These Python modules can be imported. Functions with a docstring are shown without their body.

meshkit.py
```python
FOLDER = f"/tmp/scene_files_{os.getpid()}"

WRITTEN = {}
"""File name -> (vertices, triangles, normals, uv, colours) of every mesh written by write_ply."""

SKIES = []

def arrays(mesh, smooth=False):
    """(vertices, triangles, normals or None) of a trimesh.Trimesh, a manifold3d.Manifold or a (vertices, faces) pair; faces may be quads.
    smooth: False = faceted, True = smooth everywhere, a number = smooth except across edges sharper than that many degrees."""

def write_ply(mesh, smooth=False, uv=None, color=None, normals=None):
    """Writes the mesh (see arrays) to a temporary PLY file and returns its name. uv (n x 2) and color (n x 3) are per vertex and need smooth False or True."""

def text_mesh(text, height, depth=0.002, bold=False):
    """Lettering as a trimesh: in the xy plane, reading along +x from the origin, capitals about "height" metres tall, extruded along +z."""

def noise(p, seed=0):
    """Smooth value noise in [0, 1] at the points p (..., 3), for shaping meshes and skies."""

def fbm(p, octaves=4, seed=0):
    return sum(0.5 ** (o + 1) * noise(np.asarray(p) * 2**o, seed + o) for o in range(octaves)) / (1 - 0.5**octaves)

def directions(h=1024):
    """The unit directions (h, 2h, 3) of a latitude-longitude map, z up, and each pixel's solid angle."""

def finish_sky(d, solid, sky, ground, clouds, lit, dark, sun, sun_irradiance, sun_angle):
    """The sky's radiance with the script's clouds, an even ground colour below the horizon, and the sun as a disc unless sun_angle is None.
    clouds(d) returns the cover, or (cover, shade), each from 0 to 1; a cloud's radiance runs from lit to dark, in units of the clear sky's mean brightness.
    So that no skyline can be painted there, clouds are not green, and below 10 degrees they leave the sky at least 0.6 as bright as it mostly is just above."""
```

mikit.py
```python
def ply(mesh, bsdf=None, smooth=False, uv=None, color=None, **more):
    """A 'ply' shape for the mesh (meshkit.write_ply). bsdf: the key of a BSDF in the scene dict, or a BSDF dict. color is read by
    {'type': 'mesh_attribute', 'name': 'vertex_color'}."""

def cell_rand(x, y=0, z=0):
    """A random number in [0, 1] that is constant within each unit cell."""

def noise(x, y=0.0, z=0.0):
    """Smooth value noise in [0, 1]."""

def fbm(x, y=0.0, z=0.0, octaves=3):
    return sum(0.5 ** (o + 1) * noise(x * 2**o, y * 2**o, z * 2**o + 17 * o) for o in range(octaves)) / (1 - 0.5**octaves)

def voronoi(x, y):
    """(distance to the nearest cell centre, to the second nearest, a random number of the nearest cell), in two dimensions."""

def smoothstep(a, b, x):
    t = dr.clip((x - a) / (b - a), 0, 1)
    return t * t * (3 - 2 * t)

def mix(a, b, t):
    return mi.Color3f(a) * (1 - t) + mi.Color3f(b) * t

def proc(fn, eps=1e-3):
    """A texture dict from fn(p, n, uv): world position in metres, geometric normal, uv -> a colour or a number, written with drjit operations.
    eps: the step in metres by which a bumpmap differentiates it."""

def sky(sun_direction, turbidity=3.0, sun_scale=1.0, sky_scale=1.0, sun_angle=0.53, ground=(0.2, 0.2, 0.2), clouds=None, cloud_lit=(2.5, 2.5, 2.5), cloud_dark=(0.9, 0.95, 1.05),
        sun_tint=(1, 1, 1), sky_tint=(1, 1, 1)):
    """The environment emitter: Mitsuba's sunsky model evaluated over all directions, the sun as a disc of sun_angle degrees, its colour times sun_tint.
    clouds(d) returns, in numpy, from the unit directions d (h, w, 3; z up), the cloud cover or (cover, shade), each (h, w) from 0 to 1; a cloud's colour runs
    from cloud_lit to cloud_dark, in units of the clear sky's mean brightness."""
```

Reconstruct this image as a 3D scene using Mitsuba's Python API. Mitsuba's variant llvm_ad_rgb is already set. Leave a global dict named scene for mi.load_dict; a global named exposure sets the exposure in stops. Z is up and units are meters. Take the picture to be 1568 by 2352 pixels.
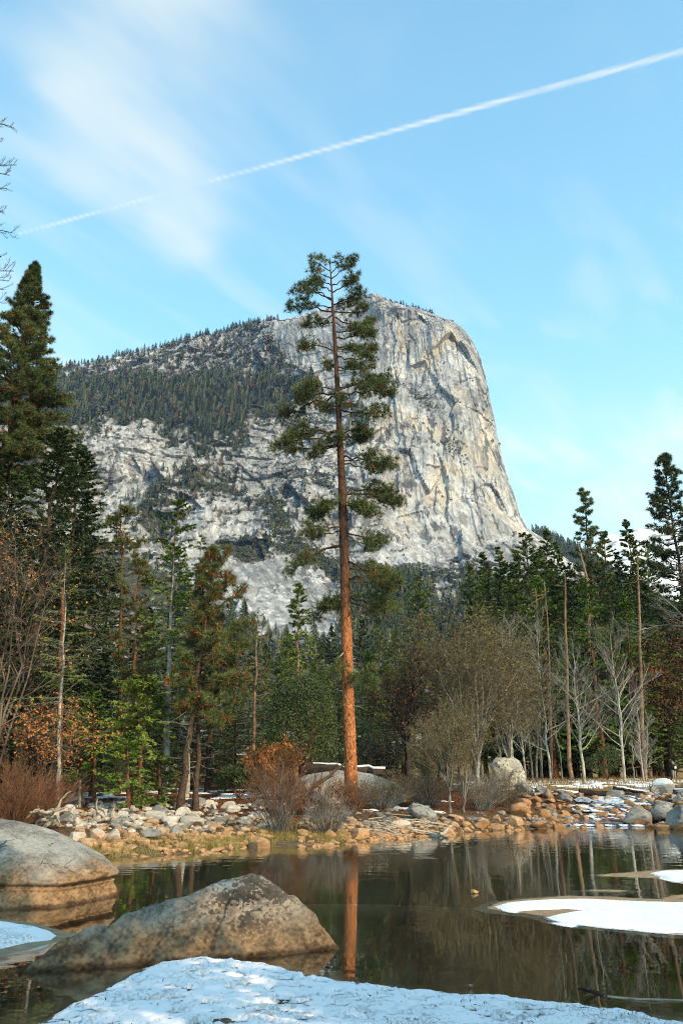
import math, random
import numpy as np, trimesh, shapely
import mitsuba as mi, drjit as dr
import mikit, meshkit
from scipy.spatial import cKDTree
from scipy.interpolate import griddata
from scipy.ndimage import gaussian_filter
T = mi.ScalarTransform4f
scene, labels = {}, {}

# ---------------------------------------------------------------- camera, sky, exposure
EYE = 2.6                                   # metres above the pool
TILT = math.radians(18.4)
CX, CY, F = 784.0, 1176.0, 1819.0           # survey units: picture 1568 x 2352
exposure = 1.7
scene['camera'] = {'type': 'perspective', 'fov': math.degrees(2 * math.atan(CX / F)), 'fov_axis': 'x', 'near_clip': 0.1, 'far_clip': 40000.0,
                   'to_world': T().look_at(origin=[0, 0, EYE], target=[0, math.cos(TILT), EYE + math.sin(TILT)], up=[0, 0, 1])}
SUN_AZ, SUN_EL = math.radians(43), math.radians(33)   # behind the camera, to its right
SUN = [math.sin(SUN_AZ) * math.cos(SUN_EL), -math.cos(SUN_AZ) * math.cos(SUN_EL), math.sin(SUN_EL)]
CT, ST = math.cos(TILT), math.sin(TILT)


def ray(px, py):
    u, v = (px - CX) / F, (CY - py) / F
    return np.array([u, CT - v * ST, ST + v * CT])


def at(px, py, Y):
    """The world point at distance Y north of the camera in a surveyed direction."""
    d = ray(px, py)
    return np.array([0, 0, EYE]) + d * (Y / d[1])


def onz(px, py, z):
    d = ray(px, py)
    return np.array([0, 0, EYE]) + d * ((z - EYE) / d[2])


def azel(px, py):
    d = ray(px, py)
    return math.degrees(math.atan2(d[0], d[1])), math.degrees(math.atan2(d[2], math.hypot(d[0], d[1])))


def sst(a, b, x):
    t = np.clip((np.asarray(x, float) - a) / (b - a), 0, 1)
    return t * t * (3 - 2 * t)


def cirrus(d):
    az = np.degrees(np.arctan2(d[..., 0], d[..., 1]))
    el = np.degrees(np.arcsin(np.clip(d[..., 2], -1, 1)))
    # a flat layer seen from below, so that wisps foreshorten towards the horizon
    k = 1 / np.maximum(d[..., 2], 0.08)
    q = np.stack([d[..., 0] * k, d[..., 1] * k, 0 * k], -1)
    w = meshkit.fbm(q * 1.3 + 5, 3, 3)[..., None] * np.array([1.2, 1.2, 0])
    n = meshkit.fbm(q * [2.2, 1.0, 1] + w + 11, 5, 7)
    n2 = meshkit.fbm(q * [5.0, 2.5, 1] + w * 2 + 3, 4, 9)
    cover = 0.40 * sst(0.50, 0.80, n) * (0.4 + 0.8 * n2)
    # the thick wisp to the north-west
    pts = np.array([azel(*p) for p in ((330, -120), (300, 20), (225, 130), (165, 230), (250, 330), (370, 400), (430, 470), (500, 520))])
    wid = np.array([8.0, 7.0, 6.2, 4.8, 4.6, 4.0, 3.4, 2.0])
    best = np.zeros(az.shape)
    wa = az + 9.0 * (meshkit.fbm(q * 3 + 1, 5, 21) - 0.5)
    we = el + 8.0 * (meshkit.fbm(q * 3 + 31, 5, 22) - 0.5)
    for i in range(len(pts) - 1):
        a, b = pts[i], pts[i + 1]
        c = np.cos(np.radians((a[1] + b[1]) / 2))
        ab = (b - a) * [c, 1]
        ax, ay = (wa - a[0]) * c, we - a[1]
        t = np.clip((ax * ab[0] + ay * ab[1]) / (ab @ ab), 0, 1)
        r = np.hypot(ax - t * ab[0], ay - t * ab[1]) / (wid[i] * (1 - t) + wid[i + 1] * t)
        best = np.maximum(best, np.exp(-1.1 * r ** 2) * (1 - 0.45 * (i + t) / len(pts)))
    ca, sa = math.cos(0.9), math.sin(0.9)
    f = np.stack([(q[..., 0] * ca + q[..., 1] * sa) * 3.0, (q[..., 1] * ca - q[..., 0] * sa) * 11.0, 0 * k], -1) + w * 1.5
    fib = meshkit.fbm(f, 5, 41)
    cover = np.maximum(cover * 0.7, 0.62 * best * sst(0.34, 0.80, 0.55 * fib + 0.45 * n2 + 0.22 * best))
    cover = cover + 0.25 * sst(0.45, 0.8, fib) * sst(60, 20, el)
    cover = cover + 0.10 * (0.6 + 0.8 * n) * sst(75, 45, el)
    cover = cover + 0.30 * sst(34, 8, el) * (0.4 + 0.9 * n)
    cover = cover + 0.45 * sst(15, 5, el)
    # vapour trail: a great circle
    A, B = ray(42, 538), ray(1568, 118)
    A, B = A / np.linalg.norm(A), B / np.linalg.norm(B)
    N = np.cross(A, B)
    N /= np.linalg.norm(N)
    E = np.cross(N, A)
    along = np.degrees(np.arctan2(d @ E, d @ A))
    off = np.abs(np.degrees(np.arcsin(np.clip(d @ N, -1, 1))))
    off = off * (0.88 + 0.24 * meshkit.fbm(np.stack([along * 0.9, 0 * off, 0 * off], -1), 3, 6))
    half = 0.08 + 0.0018 * np.clip(along, 0, 60)
    trail = np.exp(-(off / half) ** 2) * (along > 0) * (along < 75) * (0.55 + 0.3 * meshkit.noise(np.stack([along * 0.9, off * 3, 0 * off], -1), 4))
    return np.maximum(np.clip(cover, 0, 0.90), np.clip(trail, 0, 0.85))


scene['sky'] = mikit.sky(SUN, turbidity=2.6, clouds=cirrus, cloud_lit=(1.02, 1.09, 1.05), sky_tint=(1.36, 1.90, 1.60), sky_scale=2.25, sun_tint=(1.0, 0.965, 0.90))

# ---------------------------------------------------------------- helpers
def add(key, label=None, category=None, group=None, kind=None):
    """Registers a thing and returns its key, numbered if it is taken."""
    k, i = key, 1
    while k in labels:
        k = f'{key}_{i:03d}'
        i += 1
    labels[k] = {a: b for a, b in dict(label=label, category=category, group=group, kind=kind).items() if b}
    return k


def part(key, name):
    k, i = f'{key}__{name}', 1
    while k in scene:
        k = f'{key}__{name}_{i:03d}'
        i += 1
    return k


def structure(key, mesh, bsdf, label, **kw):
    k = add(key, label, kind='structure')
    scene[k] = mikit.ply(mesh, bsdf, **kw)
    return k


def join(meshes):
    meshes = [m for m in meshes if m is not None and len(m[0])]
    if not meshes:
        return np.zeros((0, 3)), np.zeros((0, 3), int)
    o = np.cumsum([0] + [len(m[0]) for m in meshes])
    return np.vstack([m[0] for m in meshes]), np.vstack([np.asarray(m[1]) + a for m, a in zip(meshes, o)])


def unit(v):
    return v / np.maximum(np.linalg.norm(v, axis=-1, keepdims=True), 1e-12)


def tubes(P, R, S=5):
    """Chains P (B,K,3) with radii R (B,K) as one mesh of S-sided tubes."""
    P, R = np.asarray(P, float), np.asarray(R, float)
    B, K, _ = P.shape
    if B == 0:
        return np.zeros((0, 3)), np.zeros((0, 3), int)
    t = unit(np.gradient(P, axis=1))
    ref = np.where(np.abs(t[:, :1, 2:3]) > 0.9, [1.0, 0.1, 0], [0.05, 0.0, 1.0])
    u = unit(np.cross(t, np.broadcast_to(ref, t.shape)))
    w = np.cross(t, u)
    a = np.arange(S) * 2 * np.pi / S
    V = P[:, :, None] + R[:, :, None, None] * (np.cos(a)[:, None] * u[:, :, None] + np.sin(a)[:, None] * w[:, :, None])
    i = np.arange(B)[:, None, None] * K * S + np.arange(K - 1)[None, :, None] * S
    j, j1 = np.arange(S), (np.arange(S) + 1) % S
    q = np.stack([i + j, i + j1, i + j1 + S, i + j + S], -1).reshape(-1, 4)
    return V.reshape(-1, 3), np.vstack([q[:, [0, 1, 2]], q[:, [0, 2, 3]]])


def spokes(C, D, n, L, w, rng, spread=1.0, fwd=0.75):
    """Needle tufts: n thin triangles out of each centre C round the direction D."""
    N = len(C)
    if N == 0:
        return np.zeros((0, 3)), np.zeros((0, 3), int)
    r = unit(rng.normal(size=(N, n, 3)))
    d = unit(D[:, None] * fwd + r * spread)
    ln = L * rng.uniform(0.7, 1.15, (N, n, 1))
    side = unit(np.cross(d, unit(rng.normal(size=(N, n, 3))))) * w / 2
    b = C[:, None] + d * 0.02
    V = np.stack([b - side, b + side, b + d * ln], 2).reshape(-1, 3)
    return V, np.arange(len(V)).reshape(-1, 3)


def leaves(C, Nrm, size, rng, aspect=0.55):
    """Kite-shaped leaves (two triangles) at C, facing roughly Nrm."""
    N = len(C)
    n = unit(Nrm + 0.7 * rng.normal(size=(N, 3)))
    a = unit(np.cross(n, unit(rng.normal(size=(N, 3)))))
    b = np.cross(n, a)
    s = size * rng.uniform(0.6, 1.3, (N, 1))
    V = np.stack([C - a * s / 2, C - b * s * aspect / 2 + n * s * 0.08, C + a * s / 2, C + b * s * aspect / 2 + n * s * 0.08], 1).reshape(-1, 3)
    i = np.arange(N)[:, None] * 4
    return V, np.vstack([i + [0, 1, 2], i + [0, 2, 3]])


def fronds(C, D, L, w, rng, k=3, droop=0.25, flat=0.35):
    """Flat feathery sprays: each k narrow triangles fanned out in a nearly level plane along D."""
    N = len(C)
    up = unit(np.array([0, 0, 1.0]) + 2.4 * flat * rng.normal(size=(N, 3)))
    s = unit(np.cross(D, up))
    out = []
    for j in range(k):
        ang = (j - (k - 1) / 2) * 0.62 + rng.normal(0, 0.22, (N, 1))
        d = unit(D * np.cos(ang) + s * np.sin(ang) + [0, 0, -droop] + 0.12 * rng.normal(size=(N, 3)))
        ln = L * rng.uniform(0.55, 1.2, (N, 1)) * (1 - 0.25 * abs(j - (k - 1) / 2))
        sd = unit(np.cross(d, up)) * w * rng.uniform(0.7, 1.3, (N, 1)) / 2
        out.append(np.stack([C - sd * 0.5, C + d * ln * 0.55 - sd, C + d * ln, C + d * ln * 0.5 + sd], 1))
    V = np.concatenate(out).reshape(-1, 3)
    i = np.arange(len(V) // 4)[:, None] * 4
    return V, np.vstack([i + [0, 1, 2], i + [0, 2, 3]])


def grow(rng, P0, R0, levels, K=6, tip=0.35):
    """Branching. P0 (B,K,3), R0 (B,K): the first chains. levels: (children, length ratio, angle, start, wiggle, lift, least radius)."""
    chains = [(P0, R0)]
    P, R = P0, R0
    for (n, ratio, ang, t0, wig, lift, rmin) in levels:
        B, K0, _ = P.shape
        plen = np.linalg.norm(np.diff(P, axis=1), axis=2).sum(1)
        t = t0 + (1 - t0) * (np.arange(n) + rng.uniform(0, 1, (B, n))) / n
        f = t * (K0 - 1)
        i = np.minimum(f.astype(int), K0 - 2)
        fr = (f - i)[..., None]
        bi = np.arange(B)[:, None]
        pos = P[bi, i] * (1 - fr) + P[bi, i + 1] * fr
        tan = unit(P[bi, i + 1] - P[bi, i])
        rad = R[bi, i] * (1 - fr[..., 0]) + R[bi, i + 1] * fr[..., 0]
        rnd = unit(np.cross(tan, unit(rng.normal(size=tan.shape))))
        a = ang * rng.uniform(0.7, 1.25, (B, n, 1))
        d = unit(tan * np.cos(a) + rnd * np.sin(a) + [0, 0, lift])
        ln = (plen[:, None] * ratio * rng.uniform(0.6, 1.2, (B, n)) * (1.15 - 0.65 * t))[..., None]
        d, pos, ln, rad = d.reshape(-1, 3), pos.reshape(-1, 3), ln.reshape(-1, 1), np.clip(rad.reshape(-1) * 0.5, rmin, rmin * 2.6)
        Q = [pos]
        for k in range(K - 1):
            d = unit(d + wig * rng.normal(size=d.shape) + [0, 0, lift * 0.35])
            Q.append(Q[-1] + d * ln / (K - 1))
        P = np.stack(Q, 1)
        R = np.maximum(rad[:, None] * np.linspace(1, tip, K), rmin * 0.6)
        chains.append((P, R))
    return chains


def chain(a, b, K, rng=None, wig=0.0, sag=0.0):
    t = np.linspace(0, 1, K)[:, None]
    p = np.asarray(a) * (1 - t) + np.asarray(b) * t
    p[:, 2] += sag * np.sin(t[:, 0] * np.pi)
    if rng is not None and wig:
        p[1:-1] += rng.normal(0, wig, (K - 2, 3))
    return p


# ---------------------------------------------------------------- materials
def rgb(c):
    return {'type': 'rgb', 'value': list(c)}


def matte(name, col):
    scene[name] = {'type': 'twosided', 'bsdf': {'type': 'diffuse', 'reflectance': mikit.proc(col) if callable(col) else rgb(col)}}


def satin(name, col, rough=0.6, spec=0.35):
    scene[name] = {'type': 'twosided', 'bsdf': {'type': 'principled', 'base_color': mikit.proc(col) if callable(col) else rgb(col), 'roughness': rough, 'specular': spec}}


def varied(a, b, s, c=None):
    """Colour that wanders between a and b with fine noise of s metres and slowly from plant to plant."""
    def fn(p, n, uv):
        t = mikit.noise(p.x / s, p.y / s, p.z / s)
        g = mikit.noise(p.x / 3.1, p.y / 3.1, p.z / 4.7)
        col = mikit.mix(a, b, mikit.smoothstep(0.15, 0.85, 0.55 * t + 0.45 * g))
        return col if c is None else mikit.mix(col, c, mikit.smoothstep(0.62, 0.80, mikit.noise(p.x / 0.9 + 7, p.y / 0.9, p.z / 0.9)))
    return fn


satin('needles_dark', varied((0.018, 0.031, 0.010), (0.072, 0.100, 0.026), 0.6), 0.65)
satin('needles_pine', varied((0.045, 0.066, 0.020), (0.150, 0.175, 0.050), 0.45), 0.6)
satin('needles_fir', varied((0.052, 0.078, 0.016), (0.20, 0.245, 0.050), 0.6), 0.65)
satin('needles_lime', varied((0.075, 0.115, 0.016), (0.24, 0.29, 0.045), 0.5), 0.65)
satin('needles_cedar', varied((0.055, 0.105, 0.014), (0.17, 0.255, 0.04), 0.5), 0.5)
satin('needles_yellow', varied((0.09, 0.09, 0.02), (0.17, 0.14, 0.035), 0.6), 0.6)
def far_green(p, n, uv):
    own = mikit.noise(p.x / 7, p.y / 9, p.z / 16)
    t = mikit.noise(p.x / 1.6, p.y / 1.6, p.z / 1.6)
    return mikit.mix(mikit.mix((0.020, 0.031, 0.015), (0.072, 0.088, 0.034), t), (0.15, 0.145, 0.060), mikit.smoothstep(0.42, 0.8, own) * 0.9)


satin('needles_far', far_green, 0.8, 0.2)
satin('needles_brown', varied((0.16, 0.055, 0.014), (0.34, 0.12, 0.03), 0.5), 0.6)
satin('needles_rust', varied((0.13, 0.055, 0.03), (0.2, 0.09, 0.05), 2.5), 0.7)
satin('leaves_oak', varied((0.026, 0.042, 0.012), (0.085, 0.112, 0.028), 0.5), 0.5)
satin('leaves_scrub', varied((0.026, 0.036, 0.020), (0.062, 0.072, 0.036), 2.0), 0.7)
satin('leaves_orange', varied((0.24, 0.075, 0.015), (0.50, 0.19, 0.04), 0.4), 0.6)
satin('leaves_brown', varied((0.10, 0.035, 0.012), (0.24, 0.085, 0.025), 0.4), 0.6)
satin('leaves_olive', varied((0.075, 0.068, 0.022), (0.17, 0.13, 0.045), 0.5), 0.7)
matte('bark_dark', varied((0.040, 0.027, 0.020), (0.13, 0.085, 0.058), 0.09))
matte('bark_red', varied((0.10, 0.045, 0.024), (0.27, 0.12, 0.065), 0.10))
matte('bark_pale', varied((0.22, 0.20, 0.17), (0.52, 0.49, 0.43), 0.16))
matte('bark_birch', varied((0.20, 0.185, 0.16), (0.56, 0.53, 0.46), 0.3))
matte('bark_snag', varied((0.14, 0.085, 0.052), (0.36, 0.235, 0.15), 0.3))
matte('twig_grey', varied((0.11, 0.095, 0.08), (0.34, 0.31, 0.27), 0.35))
matte('twig_brown', varied((0.085, 0.065, 0.040), (0.26, 0.20, 0.125), 0.6))
matte('twig_red', varied((0.11, 0.05, 0.03), (0.30, 0.15, 0.085), 0.25))
matte('twig_dark', varied((0.03, 0.022, 0.02), (0.08, 0.06, 0.05), 0.25))
matte('twig_oak', varied((0.05, 0.036, 0.028), (0.22, 0.175, 0.14), 0.9))
matte('driftwood', varied((0.22, 0.18, 0.135), (0.56, 0.49, 0.40), 0.08))
matte('grass_dry', varied((0.22, 0.17, 0.055), (0.42, 0.34, 0.13), 0.4))
matte('grass_brown', varied((0.16, 0.10, 0.04), (0.34, 0.23, 0.10), 0.4))
matte('snow_white', varied((0.78, 0.80, 0.84), (0.88, 0.89, 0.91), 0.3))


def ponderosa_bark(p, n, uv):
    # uv: metres round the stem and up it; plates parted by dark cracks
    w = mikit.fbm(uv.x * 5, uv.y * 3, 0.0, 2)
    a, b, r = mikit.voronoi(uv.x / 0.105 + w * 1.3, uv.y / 0.30 + w * 0.9)
    edge = mikit.smoothstep(0.02, 0.22, b - a)
    tone = mikit.mix((0.36, 0.115, 0.040), (0.62, 0.26, 0.115), r * 0.7 + 0.3 * mikit.noise(uv.x * 40, uv.y * 30, 1.0))
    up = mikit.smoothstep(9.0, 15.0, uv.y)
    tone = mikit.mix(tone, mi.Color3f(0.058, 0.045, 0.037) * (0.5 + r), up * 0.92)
    return mikit.mix((0.10, 0.036, 0.018), tone, edge)


matte('bark_ponderosa', ponderosa_bark)


def granite(p, n, uv):
    """Cliffs. uv.x: how much soil and scrub covers the rock; uv.y: how buff and streaked the rock is."""
    big = mikit.fbm(p.x / 90, p.y / 90, p.z / 90, 3)
    fine = mikit.fbm(p.x / 7, p.y / 7, p.z / 9, 3)
    vein = mikit.fbm(p.x / 3.5 + 9, p.y / 6, p.z / 26, 3)
    streak = mikit.fbm(p.x / 5.5 + 2 * fine, p.y / 14, p.z / 110, 3)
    wet = mikit.noise(p.x / 45 + 3, p.y / 60, p.z / 75)
    c = mikit.mix((0.225, 0.23, 0.238), (0.50, 0.50, 0.502), mikit.smoothstep(0.28, 0.72, 0.45 * big + 0.55 * fine))
    buff = mikit.smoothstep(0.46, 0.66, mikit.fbm(p.x / 38 + 1.3, p.y / 50, p.z / 70, 3)) * uv.y
    c = mikit.mix(c, (0.50, 0.41, 0.29), buff * 0.55)
    c = mikit.mix(c, (0.11, 0.11, 0.115), mikit.smoothstep(0.50, 0.61, streak) * (0.45 + 0.55 * mikit.smoothstep(0.45, 0.7, wet)))
    c = mikit.mix(c, (0.56, 0.555, 0.545), mikit.smoothstep(0.58, 0.70, vein) * (0.5 - 0.25 * uv.y))
    lichen = (1 - 0.75 * uv.y) * mikit.smoothstep(0.56, 0.68, mikit.fbm(p.x / 14 + 21, p.y / 14, p.z / 14, 3))
    c = mikit.mix(c, (0.20, 0.195, 0.19), lichen * 0.45)
    diag = mikit.fbm((p.x + 0.55 * p.z) / 3.6 + 3, p.y / 40, (p.z - 0.55 * p.x) / 75, 3)
    c = mikit.mix(c, (0.13, 0.13, 0.14), mikit.smoothstep(0.52, 0.64, diag) * 0.5 * (1 - uv.y))
    j1, j2, jr = mikit.voronoi((p.x + 0.5 * p.z) / 26 + 1.6 * fine, p.z / 46 + 0.5 * big * 4)
    c = c * (0.86 + 0.28 * jr)
    c = mikit.mix(c, (0.085, 0.085, 0.09), (1 - mikit.smoothstep(0.012, 0.055, j2 - j1)) * 0.6 * mikit.smoothstep(0.35, 0.6, mikit.noise(p.x / 30, p.y / 30, p.z / 30)))
    k1, k2, kr = mikit.voronoi(p.x / 7.5 + 0.8 * fine, p.z / 30 + fine)
    c = c * (0.90 + 0.20 * kr)
    soil = mikit.mix((0.034, 0.038, 0.024), (0.085, 0.080, 0.050), fine)
    cover = mikit.smoothstep(0.42, 0.66, uv.x * 0.56 + 0.85 * mikit.fbm(p.x / 11 + 5, p.y / 16, p.z / 7, 4) - 0.28)
    return mikit.mix(c, soil, cover)


matte('granite_cliff', granite)


def stone(light, dark, stain, lo, hi, speck=0.5):
    """Boulders: grey granite with lichen specks, stained by iron up to a tide line between lo and hi metres."""
    def fn(p, n, uv):
        a = mikit.fbm(p.x / 0.55, p.y / 0.55, p.z / 0.55, 3)
        b = mikit.fbm(p.x / 0.09 + 4, p.y / 0.09, p.z / 0.09, 2)
        own = mikit.noise(p.x / 0.8 + 31, p.y / 0.8, p.z / 2.0)
        c = mikit.mix(dark, light, mikit.smoothstep(0.22, 0.75, 0.4 * a + 0.25 * b + 0.35 * own))
        c = mikit.mix(c, (0.05, 0.05, 0.05), mikit.smoothstep(0.55, 0.67, 0.6 * mikit.fbm(p.x / 0.16 + 8, p.y / 0.16, p.z / 0.16, 3) + 0.4 * a) * speck)
        t = mikit.smoothstep(hi, lo, p.z + 0.5 * (a - 0.5) + 0.30 * (own - 0.5))
        return mikit.mix(c, mi.Color3f(*stain) * (0.55 + 0.9 * b * a * 2), t * 0.92)
    return fn


matte('rock_grey', stone((0.34, 0.325, 0.30), (0.11, 0.105, 0.10), (0.38, 0.18, 0.07), 0.05, 0.5, 0.6))
matte('rock_pale', stone((0.66, 0.60, 0.52), (0.36, 0.32, 0.27), (0.55, 0.30, 0.14), 0.15, 0.8, 0.25))
matte('rock_orange', stone((0.47, 0.38, 0.28), (0.24, 0.18, 0.125), (0.43, 0.245, 0.125), 0.3, 1.05, 0.35))
matte('rock_rust', stone((0.44, 0.37, 0.28), (0.22, 0.17, 0.12), (0.36, 0.19, 0.09), 0.8, 2.3, 0.4))
matte('rock_slab', stone((0.46, 0.43, 0.38), (0.24, 0.225, 0.20), (0.4, 0.2, 0.1), -1, -0.5, 0.25))
matte('rock_white', stone((0.78, 0.72, 0.60), (0.36, 0.35, 0.33), (0.4, 0.2, 0.1), -1, -0.5, 0.95))


def boulder_skin(lo, hi, streaks, spotc, rust0, rust1):
    def fn(p, n, uv):
        a = mikit.fbm(p.x / 0.7 + 3, p.y / 0.7, p.z / 0.5, 4)
        b = mikit.fbm(p.x / 0.05, p.y / 0.05, p.z / 0.05, 2)
        m = mikit.fbm(p.x / 0.22, p.y / 0.22, p.z / 0.22, 3)
        grain = mikit.noise(p.x / 0.018, p.y / 0.018, p.z / 0.018)
        c = mikit.mix((0.10, 0.095, 0.085), (0.44, 0.42, 0.38), mikit.smoothstep(0.25, 0.75, 0.38 * a + 0.24 * b + 0.22 * m + 0.16 * grain))
        v1, v2, vr = mikit.voronoi(p.x / 0.62 + 0.9 * a, p.z / 0.75 + 0.6 * p.y + 0.9 * m)
        c = mikit.mix(c, (0.03, 0.026, 0.02), (1 - mikit.smoothstep(0.006, 0.04, v2 - v1)) * 0.8 * mikit.smoothstep(0.40, 0.55, mikit.noise(p.x / 0.5 + 2, p.y / 0.5, p.z / 0.5)))
        t = mikit.smoothstep(hi, lo, p.z + 0.55 * (a - 0.5) + 0.1 * (m - 0.5))
        rust = mikit.mix(rust0, rust1, mikit.smoothstep(0.25, 0.75, 0.5 * m + 0.5 * b))
        c = mikit.mix(c, rust, t * 0.9)
        drip = mikit.smoothstep(0.55, 0.68, mikit.fbm(p.x / 0.17, p.y / 0.3, p.z / 1.6, 3)) * streaks
        c = mikit.mix(c, (0.05, 0.043, 0.035), drip)
        r = dr.sqrt(dr.square((p.x - spotc[0]) / spotc[3]) + dr.square((p.y - spotc[1]) / 2.0) + dr.square((p.z - spotc[2]) / spotc[4]))
        moss = mikit.smoothstep(0.49, 0.54, 0.55 * mikit.fbm(p.x / 0.045 + 4, p.y / 0.045, p.z / 0.045, 3) + 0.45 * mikit.fbm(p.x / 0.2, p.y / 0.2, p.z / 0.2, 2) + 0.11 - 0.12 * r) * mikit.smoothstep(1.7, 0.5, r)
        c = mikit.mix(c, (0.022, 0.022, 0.022), moss * 0.92)
        wetb = mikit.smoothstep(0.10, 0.02, p.z + 0.04 * (m - 0.5))
        return c * (1 - 0.65 * wetb)
    return fn


def duff(p, n, uv):
    """The ground: silt under water, stained gravel at the shore, needle litter and dead leaves in the wood, dry grass beyond."""
    a = mikit.fbm(p.x / 2.3, p.y / 2.3, 0.0, 3)
    b = mikit.fbm(p.x / 0.14, p.y / 0.14, p.z, 3)
    c = mikit.mix((0.040, 0.022, 0.014), (0.19, 0.092, 0.050), mikit.smoothstep(0.25, 0.8, 0.5 * a + 0.5 * b))
    gravel = mikit.mix((0.06, 0.045, 0.028), (0.23, 0.165, 0.10), b)
    c = mikit.mix(c, gravel, mikit.smoothstep(0.95, 0.15, p.z + 0.4 * (a - 0.5)))
    field = mikit.mix((0.14, 0.09, 0.04), (0.36, 0.25, 0.11), b)
    c = mikit.mix(c, field, mikit.smoothstep(55, 60, p.y) * mikit.smoothstep(8, 14, p.x))
    wetrock = mikit.mix((0.03, 0.024, 0.02), (0.16, 0.085, 0.045), b)
    c = mikit.mix(c, wetrock, mikit.smoothstep(13, 16, p.x) * mikit.smoothstep(57, 54, p.y) * mikit.smoothstep(0.02, 0.1, p.z))
    near = mikit.smoothstep(16, 13, p.y)
    c = mikit.mix(c, mikit.mix((0.07, 0.05, 0.035), (0.20, 0.145, 0.10), b), near)
    silt = mikit.mix((0.050, 0.029, 0.012), (0.115, 0.070, 0.032), 0.6 * a + 0.4 * b)
    shallow = mikit.mix((0.13, 0.075, 0.034), (0.27, 0.17, 0.085), b)
    silt = mikit.mix(silt, shallow, mikit.smoothstep(-0.32, -0.03, p.z))
    return mikit.mix(c, silt, mikit.smoothstep(0.02, -0.02, p.z))


matte('ground_soil', duff)


def sand(p, n, uv):
    b = mikit.fbm(p.x / 0.12, p.y / 0.12, 0.0, 3)
    return mikit.mix((0.22, 0.155, 0.095), (0.40, 0.30, 0.20), b)


matte('sand_wet', sand)


def ripples(p, n, uv):
    far = 0.25 + 0.75 * mikit.smoothstep(17, 29, p.y)
    h = mikit.noise(p.x * 1.1 + 0.6 * p.y, p.y * 4.2, 0.0) + 0.5 * mikit.noise(p.x * 2.6 - p.y, p.y * 8.0, 3.0) + 0.22 * mikit.noise(p.x * 7, p.y * 15, 5.0)
    return h * 0.0030 * far


scene['water_surface'] = {'type': 'bumpmap', 'arbitrary': mikit.proc(ripples, eps=0.02), 'scale': 1.0, 'bsdf': {'type': 'thindielectric', 'int_ior': 1.33}}


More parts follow.
